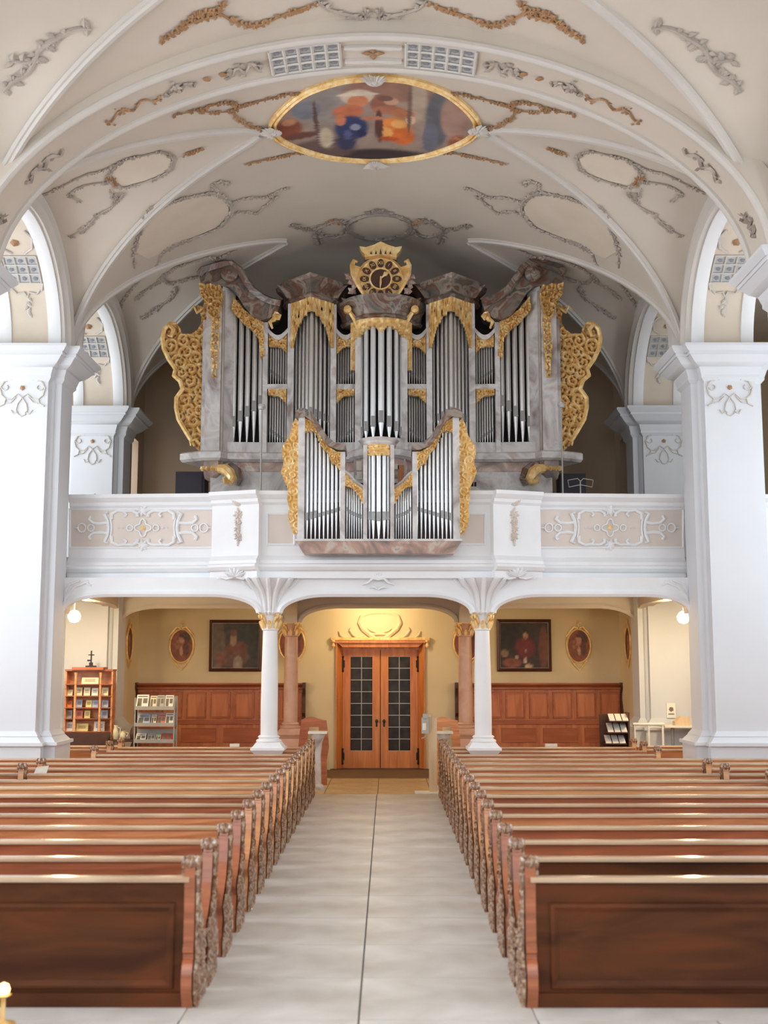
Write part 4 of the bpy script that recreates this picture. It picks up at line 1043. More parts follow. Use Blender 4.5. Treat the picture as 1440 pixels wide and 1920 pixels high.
# body behind the pipes
m = MB(); m.box(ox(-300, 1), ox(300, 1), OY + .55, OY + 1.5, 4.0, 7.9); m.prism([(ox(-232, 1), 7.9), (ox(-232, 1), 9.0), (ox(-190, 1), 9.22), (ox(-90, 1), 9.5), (ox(90, 1), 9.5), (ox(190, 1), 9.22), (ox(232, 1), 9.0), (ox(232, 1), 7.9)], OY + .6, OY + 1.3, 'y'); m.build('case_body', M['dark'], org, smooth=False)
for s in (-1, 1):
    m = MB(); m.box(ox(222, s), ox(310, s), OY + .4, OY + 1.2, 7.9, 8.9); m.build('case_body', M['dark'], org, smooth=False)
m = MB(); m.box(ox(-318, 1), ox(318, 1), OY - .05, OY + 1.3, 4.0, 5.72); m.build('plinth', M['marble'], org, smooth=False)
for s in (-1, 1):
    # grilles in the plinth
    for a, b in ((140, 175), (90, 122)):
        g = MB()
        for i in range(7):
            d = a + (b - a) * i / 6; g.box(ox(d - 1.8, s), ox(d + 1.8, s), OY - .07, OY - .04, oz(913), oz(905))
        g.build('grille', M['dark'], org)['kind'] = 'stuff'
# frieze and sill mouldings following the plan: towers stand forward
plan = [(-372, .1), (-330, -.12), (-302, -.15), (-292, .0), (-215, .05), (-178, .05), (-166, -.02), (-131, -.38), (-96, -.02), (-85, .05), (-52, .05), (-48, -.2), (-30, -.40), (0, -.48)]
plan = plan + [(-a, b) for a, b in plan[-2::-1]]
pp = [Vector((ox(a, 1), OY + b, 0)) for a, b in plan]
z0, z1 = oz(866), oz(848)
MB().sweep(pp, [(-.6, z0), (.04, z0), (.10, z0 + .04), (.10, z1 - .03), (.05, z1), (-.6, z1)], Vector((0, 0, 1))).build('sill_moulding', M['marble'], org, ang=.5)
MB().sweep(pp[1:-1], [(-.5, 5.60), (-.10, 5.60), (-.02, 5.68), (.01, 5.78), (-.02, z0), (-.5, z0)], Vector((0, 0, 1))).build('frieze', M['marble_b'], org, ang=.8)
MB().sweep(pp[1:-1], [(-.4, z1), (-.02, z1), (-.02, z1 + .2), (-.4, z1 + .2)], Vector((0, 0, 1))).build('pipe_bench', M['marble'], org)
zb = z1 + .2 - .02
for s in (-1, 1):
    # corner piers of the outer towers
    m = MB(); plank(m, 301, 330, 851, 541, OY - .14, OY + .3, s); plank(m, 330, 338, 851, 600, OY - .02, OY + .5, s)
    m.build('corner_pier', M['marble'], org)
    m = MB(); plank(m, 296, 300, 851, 545, OY - .12, OY - .0, s); m.build('pier_edge', M['stucco'], org)
    m = MB(); a, b = (ox(301, s), OY - .10), (ox(279, s), OY + .12)
    m.prism([a, b, (b[0], OY + .4), (a[0], OY + .4)], oz(851), oz(540), 'z'); m.build('slant_pier', M['marble'], org)
    rg = [(0, 0), (9, 4), (8, 40), (10, 60), (6, 90), (7, 118), (-2, 118), (-4, 90), (-6, 40), (-8, 4)]
    relief('pier_garland', 'gold', org, [(314 + a - 3, 590 + b) for a, b in rg], lambda u, v, h, s=s: Vector((ox(u, s), OY - .15 - h, oz(v, OY - .15))), 2, .06, .45, 3 + s, 9, 1.5)
    # gilt capital under the scroll
    relief('pier_capital', 'gold', org, [(302, 578), (298, 555), (303, 538), (342, 534), (340, 556), (328, 568), (324, 590), (315, 602), (308, 592)], lambda u, v, h, s=s: Vector((ox(u, s), OY - .2 - h, oz(v, OY - .2))), 2, .16, .1, 5, 13, 2)
    # posts between the fields
    m = MB(); plank(m, 215, 224, 850, 604, OY, OY + .3, s); plank(m, 165, 177, 850, 569, OY - .05, OY + .3, s); plank(m, 85, 96, 850, 571, OY - .05, OY + .3, s); plank(m, 38, 49, 850, 602, OY - .22, OY + .2, s)
    m.build('post', M['marble'], org, smooth=False)['kind'] = 'stuff'
    # field 1: five tall pipes
    for i, (dd, mo, tp) in enumerate(((280, 795, 566), (267, 785, 575), (254, 776, 592), (241, 766, 608), (229, 756, 620))):
        pipe(org, ox(dd, s), OY + .16, .052, zb, oz(mo), oz(tp), 'tin')
    # small fields: upper and lower choirs
    for d0, d1 in ((213, 179), (84, 51)):
        for i in range(7):
            dd = d0 + (d1 - d0) * (i + .5) / 7; k = i if d0 > 200 else 6 - i
            pipe(org, ox(dd, s), OY + .17, .019, oz(722), oz(708 - 3.2 * (6 - k) + 4), oz(640), 'tin', 8)
            pipe(org, ox(dd, s), OY + .17, .019, zb, oz(824 - 3.4 * (6 - k)), oz(738), 'tin', 8)
        m = MB(); m.box(ox(d0 + 2, s), ox(d1 - 2, s), OY + .0, OY + .3, oz(729), oz(720)); m.build('shelf', M['marble'], org)
        # concave upper rail
        n = 10; top = [(ox(d0 + 2 + (d1 - d0 - 4) * i / n, s), oz(617 + 14 * math.sin(PI * i / n) - 2)) for i in range(n + 1)]
        bot = [(x, z - .09) for x, z in reversed(top)]
        MB().prism(top + bot, OY - .03, OY + .3, 'y').build('curved_rail', M['marble'], org)
        relief('pipe_shade', 'gold', org, [(d0, 624), ((d0 + d1) / 2, 637), (d1, 624), (d1, 662), ((d0 + d1) / 2 - 6, 650), (d0, 648)] if d0 > 200 else [(d0, 624), ((d0 + d1) / 2, 637), (d1, 624), (d1, 648), ((d0 + d1) / 2 + 4, 650), (d0, 662)], lambda u, v, h, s=s: Vector((ox(u, s), OY + .05 - h, oz(v))), 1.6, .06, .3, int(d0) + s, 9, 1.5)
        relief('pipe_shade', 'gold', org, [(d0, 729), (d1, 729), (d1, 755), ((d0 + d1) / 2 - 4, 743), (d0, 740)] if d0 > 200 else [(d0, 729), (d1, 729), (d1, 740), ((d0 + d1) / 2 + 4, 743), (d0, 755)], lambda u, v, h, s=s: Vector((ox(u, s), OY + .05 - h, oz(v))), 1.6, .06, .25, int(d0) + 3 + s, 9, 1.5)
    # pointed tower with nine pipes
    for i in range(9):
        q = i - 4; dd = 130.5 + q * 7.7; yy = OY - .26 + abs(q) * .095
        pipe(org, ox(dd, s), yy, .042 - .003 * abs(q), zb, oz(790 - 3 * (4 - abs(q)), yy), oz(572 + 9 * abs(q), yy), 'tin')
    tp = [Vector((ox(d, s), OY + b, 0)) for d, b in ((186, .3), (171, -.06), (130.5, -.48), (90, -.06), (75, .3))]
    if s > 0: tp = tp[::-1]
    zc0 = oz(570, OY - .06)
    MB().sweep(tp, [(-.25, zc0), (.0, zc0), (.05, zc0 + .06), (.02, zc0 + .12), (.03, zc0 + .2), (.16, zc0 + .3), (.19, zc0 + .38), (-.25, zc0 + .40)], Vector((0, 0, 1))).build('tower_cornice', M['marble_d'], org, ang=.5)
    MB().prism([(p.x, p.y) for p in tp], zc0 + .34, zc0 + .385, 'z').build('tower_roof', M['marble_d'], org)
    lip = [(198, 537), (182, 542), (160, 536), (131, 527), (101, 536), (79, 542), (63, 537), (74, 550), (82, 562), (179, 562), (187, 550)]
    MB().prism([(ox(a, s), oz(b)) for a, b in lip], OY - .1, OY + .34, 'y').build('flared_lip', M['marble_d'], org, ang=.6)
    for h_ in (0, 1):
        pa, pb = (tp[1], tp[2]) if h_ == 0 else (tp[2], tp[3])
        hi = (571, 562) ; 
        fn = lambda u, v, h, pa=pa, pb=pb: (lambda q: Vector((q.x, q.y + .03 - h, v)))(pa.lerp(pb, u / 40))
        lowo, lowi = zc0 - .85, zc0 - .22
        pl = [(0, zc0 * 1), (40, zc0), (40, lowi), (26, lowi - .1), (14, zc0 - .5), (6, lowo), (0, lowo)] if h_ == 0 else [(0, zc0), (40, zc0), (40, lowo), (34, lowo), (26, zc0 - .5), (14, lowi - .1), (0, lowi)]
        # carve in a scaled plane so that both axes use like units
        S_ = 26.0
        relief('pipe_shade', 'gold', org, [(a, b * S_) for a, b in pl], lambda u, v, h, fn=fn: fn(u, v / S_, h), 1.5, .07, .3, 21 + h_ + s, 8, 1.5)
    # outer tower shade under the sweeping cornice
    relief('pipe_shade', 'gold', org, [(282, 556), (262, 580), (240, 598), (224, 604), (220, 668), (228, 672), (232, 634), (246, 618), (262, 606), (276, 590), (284, 580)], lambda u, v, h, s=s: Vector((ox(u, s), OY + .03 - h, oz(v))), 1.7, .09, .22, 31 + s, 10, 2)
    # sweeping broken pediment with its scroll
    big = [(345, 522), (338, 514), (318, 508), (300, 503), (284, 503), (270, 514), (258, 532), (244, 552), (224, 566), (206, 572), (192, 575), (196, 590), (212, 600), (228, 603), (246, 594), (262, 574), (276, 552), (292, 540), (312, 540), (336, 540), (343, 532)]
    MB().prism([(ox(a, s), oz(b)) for a, b in big], OY - .12, OY + .55, 'y').build('swept_pediment', M['marble_d'], org, ang=.6)
    edge = [(345, 520), (338, 511), (318, 505), (300, 500), (284, 500), (268, 511), (256, 529), (242, 549), (222, 563), (206, 570), (190, 573)]
    e = [Vector((ox(a, s), OY - .14, oz(b))) for a, b in edge]
    MB().sweep(e, [(-.06, -.02), (.06, -.02), (.08, .08), (-.02, .12), (-.06, .06)], Vector((0, -1, 0))).build('pediment_lip', M['marble_d'], org)
    m = MB(); m.lathe([(.0, -.3), (.10, -.28), (.16, -.22), (.17, 0), (.17, .5)], (ox(287, s), OY, oz(519)), 20, 'y'); m.lathe([(.0, -.34), (.05, -.32), (.05, -.2)], (ox(287, s), OY, oz(519)), 12, 'y'); m.build('volute', M['marble_d'], org)
    m = MB(); m.blob((ox(197, s), OY - .14, oz(597)), .09); m.tube([Vector((ox(a, s), OY - .14, oz(b))) for a, b in ((197, 590), (203, 604), (210, 608), (205, 620))], [.05, .05, .04, .02], 6); m.build('gilt_knob', M['gold'], org)
    # centre tower volute arms
    m = MB(); m.tube([Vector((ox(a, s), OY - .25, oz(b))) for a, b in ((44, 625), (50, 606), (58, 594), (62, 588))], [.03, .05, .04, .05], 6); m.lathe([(.0, -.1), (.07, -.08), (.08, .02), (.06, .06)], (ox(63, s), OY - .25, oz(589)), 12, 'y'); m.build('gilt_knob', M['gold'], org)
    # great side wings
    wing = [(320, 560), (318, 600), (352, 606 + 6), (380 - 4, 625), (384, 618), (390, 606), (402, 609), (413, 620), (416, 642), (412, 665), (402, 684), (390, 697), (393, 706), (382, 716), (376, 732), (387, 750), (389, 768), (382, 790), (368, 808), (360, 824), (352, 840), (340, 850), (330, 851), (330, 560)]
    wing = [(330, 851), (338, 851), (350, 838), (360, 822), (370, 806), (381, 788), (386, 766), (386, 748), (375, 732), (380, 716), (392, 706), (389, 694), (402, 676), (412, 656), (415, 638), (412, 620), (402, 609), (390, 608), (384, 616), (379, 628), (362, 628), (350, 620), (342, 606), (344, 590), (352, 578), (350, 574), (340, 578), (338, 566), (330, 560)]
    relief('carved_wing', 'gold', org, wing, lambda u, v, h, s=s: Vector((ox(u, s), OY + .12 - h, oz(v, OY + .12))), 1.4, .085, .20, 41, 19, 3.0)
    m = MB()
    ol = wing[2:18]; m.tube([Vector((ox(a, s), OY + .02, oz(b, OY + .1))) for a, b in ol], [.02] + [.045] * 14 + [.03], 6)
    m.tube([Vector((ox(a, s), OY - .02, oz(b, OY + .1))) for a, b in ((340, 582), (350, 590), (356, 578), (362, 585))], [.03, .035, .03, .015], 6)
    m.tube([Vector((ox(a, s), OY - .02, oz(b, OY + .1))) for a, b in ((402, 612), (394, 622), (398, 634), (405, 632))], [.04, .045, .035, .015], 6)
    m.tube([Vector((ox(a, s), OY - .02, oz(b, OY + .1))) for a, b in ((338, 836), (348, 826), (358, 830), (356, 838))], [.03, .03, .025, .015], 6)
    m.build('wing_scroll', M['gold'], org, ang=.9)
    # gilt console scrolls below the sill
    m = MB()
    for k in range(4): m.blob((ox(304 + 9 * k, s), OY - .17, oz(881)), .055, (0, -1, 0), .9)
    m.tube([Vector((ox(a, s), OY - .22 - .05 * q, oz(b))) for q, (a, b) in enumerate(((300, 882), (288, 884), (278, 892), (272, 903), (276, 912), (284, 910), (286, 903)))], [.08, .10, .10, .08, .06, .05, .03], 8)
    m.build('console_scroll', M['gold'], org)
    m = MB(); m.tube([Vector((ox(a, s), OY - .12, oz(b))) for a, b in ((294, 874), (282, 876), (270, 886), (264, 900), (268, 912))], [.06, .09, .1, .08, .05], 8); m.build('console_back', M['marble_d'], org)
# round centre tower
for i in range(7):
    q = i - 3; a = q * .36; yy = OY + .05 - .46 * math.cos(a); dd = 37 * math.sin(a) / math.sin(1.08) * 1.0
    pipe(org, ox(dd, 1), yy + .02, .058 - .006 * abs(q), zb, oz(800 - 8 * (3 - abs(q)) + 14, yy), oz(600 + 3 * abs(q), yy), 'tin_b')
tp = [Vector((OX0 + .62 * math.sin(a), OY + .15 - .62 * math.cos(a), 0)) for a in [-1.35 + 2.7 * i / 16 for i in range(17)]]
zc0 = oz(604, OY - .2)
MB().sweep([tp[0] + Vector((-.14, .2, 0))] + tp + [tp[-1] + Vector((.14, .2, 0))], [(-.4, zc0), (.0, zc0), (.04, zc0 + .05), (.0, zc0 + .1), (.03, zc0 + .22), (.13, zc0 + .34), (.16, zc0 + .42), (-.4, zc0 + .44)], Vector((0, 0, 1))).build('tower_cornice', M['marble_d'], org, ang=.5)
MB().prism([(p.x, p.y) for p in tp], zc0 + .36, zc0 + .43, 'z').build('tower_roof', M['marble_d'], org)
SH = 60.0
sh = [(-1.0, zc0), (1.0, zc0), (1.0, zc0 - .9), (.93, zc0 - .9), (.85, zc0 - .35), (.5, zc0 - .2), (.2, zc0 - .14), (0, zc0 - .26), (-.2, zc0 - .14), (-.5, zc0 - .2), (-.85, zc0 - .35), (-.93, zc0 - .9), (-1.0, zc0 - .9)]
relief('pipe_shade', 'gold', org, [(a * 45, b * SH) for a, b in sh], lambda u, v, h: Vector((OX0 + (.56 + h) * math.sin(u / 45 * 1.15), OY + .12 - (.56 + h) * math.cos(u / 45 * 1.15), v / SH)), 2.2, .07, .25, 77, 13, 2.5)
MB().prism([(ox(a, 1), oz(b)) for a, b in [(-76, 562), (-56, 566), (-30, 560), (30, 560), (56, 566), (76, 562), (62, 578), (54, 592), (-54, 592), (-62, 578)]], OY - .12, OY + .34, 'y').build('flared_lip', M['marble_d'], org, ang=.6)
# clock
ck = thing('organ_clock', 'round gilded clock with dark centre crowning the middle of the organ', 'clock', (OX0 - .0, OY - .25, zc0 + .43))
cy = OY - .3; cc = Vector((ox(-1, 1), cy, oz(524, cy))); r_ = .40
MB().lathe([(.0, 0), (r_ + .03, 0), (r_ + .05, -.03), (r_, -.08), (r_ - .03, -.06), (.0, -.06)], (cc.x, cc.y + .05, cc.z), 40, 'y').build('dial', M['gold'], ck, ang=.4)
MB().lathe([(.0, -.075), (.19, -.075), (.19, -.05)], (cc.x, cc.y + .05, cc.z), 36, 'y').build('dial_centre', M['dkwood'], ck)
MB().sweep([cc + Vector((.2 * math.cos(q), -.03, .2 * math.sin(q))) for q in [2 * PI * i / 36 for i in range(36)]], [(-.015, 0), (.015, 0), (.015, .02), (-.015, .02)], Vector((0, -1, 0)), closed=True).build('inner_ring', M['gold_l'], ck)
ROM = ['XII', 'I', 'II', 'III', 'IIII', 'V', 'VI', 'VII', 'VIII', 'IX', 'X', 'XI']
for i, t in enumerate(ROM):
    a = PI / 2 - 2 * PI * i / 12; p = cc + Vector((.30 * math.cos(a), -.035, .30 * math.sin(a)))
    dsc = MB(); q0 = Vector((math.cos(a), 0, math.sin(a))); q1 = Vector((-math.sin(a), 0, math.cos(a)))
    dsc.add([p + q0 * .085 * math.cos(k * PI / 8) + q1 * .062 * math.sin(k * PI / 8) for k in range(16)], [tuple(range(16))])
    dd = dsc.build('numeral_field', M['dkwood'], ck, smooth=False)
    fc = bpy.data.curves.new('numeral', 'FONT'); fc.body = t; fc.size = .085; fc.align_x = 'CENTER'; fc.align_y = 'CENTER'; fc.extrude = .004
    fo = bpy.data.objects.new('tmp', fc); COL.objects.link(fo)
    me = bpy.data.meshes.new_from_object(fo); bpy.data.objects.remove(fo); me.materials.clear(); me.materials.append(M['gold_l'])
    no = bpy.data.objects.new('numeral', me); COL.objects.link(no); no.parent = dd
    no.location = p + Vector((0, -.012, 0)) - WL[dd.name]; no.rotation_euler = (PI / 2, -(a - PI / 2), 0)
m = MB(); hc = cc + Vector((0, -.05, 0))
m.tube([hc, hc + Vector((.05, 0, .05)), hc + Vector((.09, 0, .09)), hc + Vector((.14, 0, .12))], [.012, .02, .05, .02], 6)
m.build('hour_hand', M['gold_l'], ck); m = MB(); m.tube([hc + Vector((0, -.01, .04)), hc + Vector((0, -.01, -.08)), hc + Vector((-.01, -.01, -.19))], [.014, .022, .006], 6); m.build('minute_hand', M['gold_l'], ck)
for s in (-1, 1):
    m = MB(); f = lambda l: [Vector((ox(-1 + s * a, 1), cy + .02, oz(b, cy))) for a, b in l]
    m.tube(f(((44, 491), (50, 488), (54, 498), (53, 514), (45, 530), (36, 545), (30, 552))), [.025, .045, .05, .045, .04, .04, .03], 6)
    m.add([p + Vector((0, o_, 0)) for o_ in (.0, .06) for p in f(((38, 500), (50, 496), (51, 512), (42, 530), (32, 545), (34, 520)))], [(0, 1, 2, 3, 4, 5), (11, 10, 9, 8, 7, 6)])
    m.build('side_scroll', M['gold'], ck)
cr = [(-40, 465), (-28, 467), (-12, 462), (0, 456), (12, 462), (28, 467), (40, 465), (36, 474), (30, 480), (30, 486), (20, 484), (0, 480), (-20, 484), (-30, 486), (-30, 480), (-36, 474)]
MB().prism([(ox(-1 + a, 1), oz(b, cy)) for a, b in cr], cy - .1, cy + .15, 'y').build('crown', M['gold_l'], ck)
m = MB()
for a, h_ in ((-18, 5), (-9, 7), (0, 10), (9, 7), (18, 5)):
    m.prism([(ox(-1 + a - 2, 1), oz(480, cy)), (ox(-1 + a + 2, 1), oz(480, cy)), (ox(-1 + a, 1), oz(480 - h_, cy))], cy - .12, cy - .09, 'y')
m.build('crown_piercing', M['dkwood'], ck)['kind'] = 'stuff'
MB().box(ox(-32, 1), ox(30, 1), cy + .04, cy + .3, zc0 + .43, oz(480, cy)).build('backing', M['dkwood'], ck)
for s in (-1, 1):
    m = MB(); rnd = random.Random(8)
    for k in range(16):
        t = k / 15; m.leaf((ox(56 - 6 * t + rnd.uniform(-3, 3), s), OY - .2, oz(522 + 32 * t, OY)), (rnd.uniform(-1, 1), -.2, rnd.uniform(-1, 1)), .13, .05, (0, -1, 0), .04)
    m.tube([Vector((ox(55, s), OY - .15, oz(520))), Vector((ox(50, s), OY - .15, oz(556)))], .03, 5)
    m.build('finial_bouquet', M['marble_b'], org, ang=.9)

# ------------------------------------------------------------------ choir organ hanging over the parapet
RY = 18.62; RX0 = .045
def KR(z=5.0): return zc(RY, z) / 2200
rk = thing('choir_organ', 'small marbled choir organ with gilded pipe shades on the parapet', 'organ', (RX0, RY, 3.98))
def rx(d, s): return RX0 + s * d * KR()
def rz(py, y=RY): return PZ(py, y)
m = MB(); m.box(rx(-147, 1), rx(147, 1), RY + .32, RY + .75, 4.2, 5.05)
for s in (-1, 1): m.prism([(rx(148, s), 4.2), (rx(148, s), rz(790)), (rx(100, s), rz(835)), (rx(72, s), rz(850)), (rx(60, s), 5.05), (rx(60, s), 4.2)], RY + .34, RY + .7, 'y')
m.prism([(rx(-24, 1), 4.2), (rx(24, 1), 4.2), (rx(24, 1), rz(838)), (rx(-24, 1), rz(838))], RY + .2, RY + .6, 'y')
m.build('case_body', M['dkwood'], rk, smooth=False)
zb2 = rz(1012)
m = MB(); m.frustum((rx(-140, 1), rx(140, 1), RY - .02, RY + .3, rz(1038)), (rx(-153, 1), rx(153, 1), RY - .12, RY + .3, rz(1016))); m.build('base', M['marble_b'], rk, smooth=False)
m = MB(); m.box(rx(-155, 1), rx(155, 1), RY - .14, RY + .34, rz(1016), zb2); m.build('sill', M['marble'], rk, smooth=False)
for s in (-1, 1):
    m = MB(); m.box(rx(139, s), rx(151, s), RY - .08, RY + .5, zb2, rz(784)); m.build('corner_post', M['marble'], rk)
    m = MB(); m.box(rx(63, s), rx(72, s), RY - .05, RY + .4, zb2, rz(848)); m.build('post', M['marble'], rk)
    m = MB(); m.box(rx(21.5, s), rx(29, s), RY - .08, RY + .4, zb2, rz(836)); m.build('post', M['marble'], rk)
    for i in range(9):
        dd = 135 - 7.9 * i; t = i / 8
        tpp = 812 + 75 * t ** .9
        pipe(rk, rx(dd, s), RY + .08, .0295 - .004 * t, zb2, rz(972 - 4 * t * 4.5), rz(tpp - 14), 'tin_b', 10)
    for i in range(7):
        dd = 60 - 4.6 * i; t = i / 6
        pipe(rk, rx(dd, s), RY + .1, .017, zb2, rz(954 + 14 * t ** .6), rz(903 + 22 * t), 'tin_b', 8)
    roof = [(156, 786), (157, 776), (150, 769), (140, 768), (126, 775), (110, 800), (96, 822), (80, 834), (62, 836), (62, 846), (76, 846), (96, 838), (112, 816), (126, 792), (138, 784)]
    MB().prism([(rx(a, s), rz(b)) for a, b in roof], RY - .14, RY + .5, 'y').build('swept_cornice', M['marble_d'], rk, ang=.6)
    relief('pipe_shade', 'gold_l', rk, [(139, 785), (128, 790), (112, 816), (96, 838), (78, 848), (72, 848), (72, 884), (80, 872), (88, 870), (94, 852), (108, 838), (118, 812), (128, 808), (139, 812)], lambda u, v, h, s=s: Vector((rx(u, s), RY - .0 - h, rz(v))), 1.5, .07, .12, 51 + s, 10, 2)
    relief('pipe_shade', 'gold_l', rk, [(63, 886), (56, 896), (44, 908), (29, 918), (29, 946), (34, 938), (42, 924), (52, 914), (63, 912)], lambda u, v, h, s=s: Vector((rx(u, s), RY - .0 - h, rz(v))), 1.4, .06, .14, 61 + s, 9, 2)
    rl = [(64, 884), (54, 892), (44, 904), (28, 914)]
    MB().tube([Vector((rx(a, s), RY + .02, rz(b))) for a, b in rl], .03, 6).build('curved_rail', M['marble'], rk)
    wg = [(151, 790), (158, 784), (164, 796), (168, 815), (178, 830), (183, 838), (182, 852), (179, 868), (184, 884), (179, 898), (172, 912), (170, 925), (172, 935), (168, 950), (170, 965), (166, 985), (160, 1000), (154, 1002), (151, 990)]
    relief('carved_wing', 'gold_l', rk, wg, lambda u, v, h, s=s: Vector((rx(u, s), RY + .06 - h, rz(v))), 1.4, .06, .08, 71, 14, 2.2)
tw = [Vector((RX0 + .24 * math.sin(a), RY + .10 - .26 * math.cos(a), 0)) for a in [-1.4 + 2.8 * i / 12 for i in range(13)]]
zt2 = rz(836)
MB().sweep([tw[0] + Vector((-.03, .15, 0))] + tw + [tw[-1] + Vector((.03, .15, 0))], [(-.2, zt2), (.0, zt2), (.02, zt2 + .03), (.02, zt2 + .06), (.07, zt2 + .11), (-.2, zt2 + .12)], Vector((0, 0, 1))).build('tower_cornice', M['marble'], rk, ang=.5)
MB().prism([(p.x, p.y) for p in tw], zt2 + .05, zt2 + .11, 'z').build('tower_roof', M['marble'], rk)
relief('pipe_shade', 'gold_l', rk, [(-25, 836), (25, 836), (25, 872), (22, 862), (18, 855), (0, 857), (-18, 855), (-22, 862), (-25, 872)], lambda u, v, h: Vector((RX0 + (.21 + h) * math.sin(u / 25 * 1.3), RY + .10 - (.23 + h) * math.cos(u / 25 * 1.3), rz(v))), 1.3, .04, .15, 81, 8, 1.5)
for i in range(5):
    a = (i - 2) * .5; pipe(rk, RX0 + .175 * math.sin(a), RY + .08 - .175 * math.cos(a), .037 - .003 * abs(i - 2), zb2, rz(976 - 2 * abs(i - 2)), rz(850), 'tin_b', 12)

# ------------------------------------------------------------------ organ gallery furniture
def pole_lamp(px, pyt, y, lab):
    a = P(px, pyt, y); o = thing('microphone_stand', lab, 'stand', (a.x, y, 4.0)); f = 4.0
    m = MB(); m.lathe([(.12, f), (.12, f + .02), (.015, f + .03), (.015, a.z - .05)], (a.x, y, 0), 10); m.build('pole', M['steel'], o)
    MB().lathe([(.0, -.05), (.05, -.04), (.07, 0), (.05, .05), (.0, .06)], (a.x, y, a.z), 12).build('head', M['tin_b'], o)
pole_lamp(491, 763, 20.4, 'thin pole with a shiny round head before the left organ tower')
pole_lamp(1052, 760, 20.4, 'thin pole with a shiny round head before the right organ tower')
# console between the two organs
o = thing('organ_console', 'wooden organ console with white switch panels behind the choir organ', 'console', (0, 20.3, 4.0))
MB().box(-.62, .62, 20.15, 20.7, 4.0, 5.35).build('body', M['dkwood'], o)
for px0, px1, py0, py1, mt in ((668, 678, 865, 882, 'paper'), (739, 748, 870, 880, 'paper'), (669, 679, 884, 899, 'paper'), (746, 760, 872, 905, 'door')):
    a, b = P(px0, py1, 20.1), P(px1, py0, 20.1); MB().box(a.x, b.x, 20.1, 20.15, a.z, b.z).build('panel', M[mt], o)
for px in (665, 759):
    a = P(px, 860, 20.0); MB().box(a.x - .012, a.x + .012, 20.0, 20.03, 4.0, a.z).build('rod', M['steel'], o)
def music_stand(px, py, y, lab):
    a = P(px, py, y); o = thing('music_stand', lab, 'stand', (a.x, y, 4.0)); m = MB(); z = a.z
    m.tube([(a.x, y, 4.3), (a.x, y, z)], .012, 6)
    for k in range(3): q = 2 * PI * k / 3; m.tube([(a.x, y, 4.4), (a.x + .25 * math.cos(q), y + .25 * math.sin(q), 4.0)], .01, 5)
    m.build('stem', M['steel'], o); m = MB()
    for s in (-1, 1): m.tube([(a.x, y - .02, z - .06), (a.x + s * .2, y - .02, z - .1), (a.x + s * .22, y - .02, z + .02), (a.x + s * .05, y - .02, z + .05), (a.x, y - .02, z)], .008, 5)
    m.build('rack', M['steel'], o)
music_stand(1088, 903, 20.2, 'folding wire music stand on the gallery behind the parapet')
for px0, px1, py0, nm, lab in ((329, 384, 884, 'loudspeaker_cabinet', 'dark cabinet standing left of the organ case behind the parapet'), (1050, 1098, 888, 'loudspeaker_cabinet', 'dark cabinet standing right of the organ behind the music stand')):
    a, b = P(px0, 900, 22.4), P(px1, py0, 22.4); o = thing(nm, lab, 'cabinet', ((a.x + b.x) / 2, 22.6, 4.0))
    MB().box(a.x, b.x, 22.4, 22.9, 4.0, b.z).build('body', M['cab'], o)
    MB().box(a.x + .05, b.x - .05, 22.37, 22.4, 4.1, b.z - .06).build('front_panel', M['cab'], o)
a = P(178, 912, 20.2); o = tag(MB().prism([(a.x - .07, 5.0), (a.x + .02, 5.0 + .16), (a.x + .12, 5.02), (a.x + .05, 4.98)], 20.1, 20.3, 'y').build('hymn_board', M['wood_l'], None), 'light wooden board leaning behind the left parapet rail', 'board')
MB().box(a.x - .05, a.x + .1, 20.08, 20.32, 4.0, 5.0).build('support', M['dkwood'], o)
# ------------------------------------------------------------------ pews
ENDP = [(0, 0), (-.02, .05), (-.055, .12), (-.055, .21), (-.02, .28), (.012, .30), (.012, .33), (-.008, .345), (-.008, .37), (.012, .40), (.018, .6), (.006, .8), (0, .86), (.02, .90), (.08, .90), (.10, .84), (.12, .70), (.18, .56), (.28, .47), (.36, .43), (.39, .37), (.35, .30), (.36, .2), (.40, .10), (.39, 0)]
def endmeshes(flip):
    pr = [((.06 - y) if flip else y, z) for y, z in ENDP]
    out = {}
    m = MB().prism(pr, -.035, .035, 'x'); out['end'] = m.mesh('pew_end', True, .5)
    yc = .05 if not flip else .01
    m = MB(); prof = [(.0, -.062), (.035, -.06), (.05, -.045), (.042, -.03), (.052, -.015), (.052, .015), (.042, .03), (.05, .045), (.035, .06), (.0, .062)]
    m.lathe(prof, (0, yc, .905), 14, 'x'); m.box(-.055, .055, yc - .045, yc + .045, .835, .86); out['roll'] = m.mesh('pew_end_scroll', True, .8)
    for s in (-1, 1):
        tmp = relief('carving', 'carve', None, [(a * 100, b * 100) for a, b in pr], lambda u, v, h: Vector((-s * (.035 + h), u / 100, v / 100)), 3.0, .035, -1, 5, 9.5, 2.5, thick=-.01)
        out['carve' + str(s)] = tmp.data; bpy.data.objects.remove(tmp)
    return out
EM = {f: endmeshes(f) for f in (False, True)}
WOODS = {w_: M[w_] for w_ in ('wood', 'wood_l', 'wood_r', 'wood_d')}
for f in EM: EM[f]['roll'].materials.append(M['carve'])
ENDC = {}
def endmesh(f, w_):
    if (f, w_) not in ENDC:
        me = EM[f]['end'].copy(); me.materials.append(WOODS[w_]); ENDC[(f, w_)] = me
    return ENDC[(f, w_)]
def railm(m, x0, x1, y, z, w_=.045, h=.035):
    return m.sweep([(x0, y, z), (x1, y, z)], [(-w_, 0), (w_, 0), (w_, h * .5), (w_ * .7, h * .9), (-w_ * .7, h * .9), (-w_, h * .5)], Vector((0, 0, 1)))
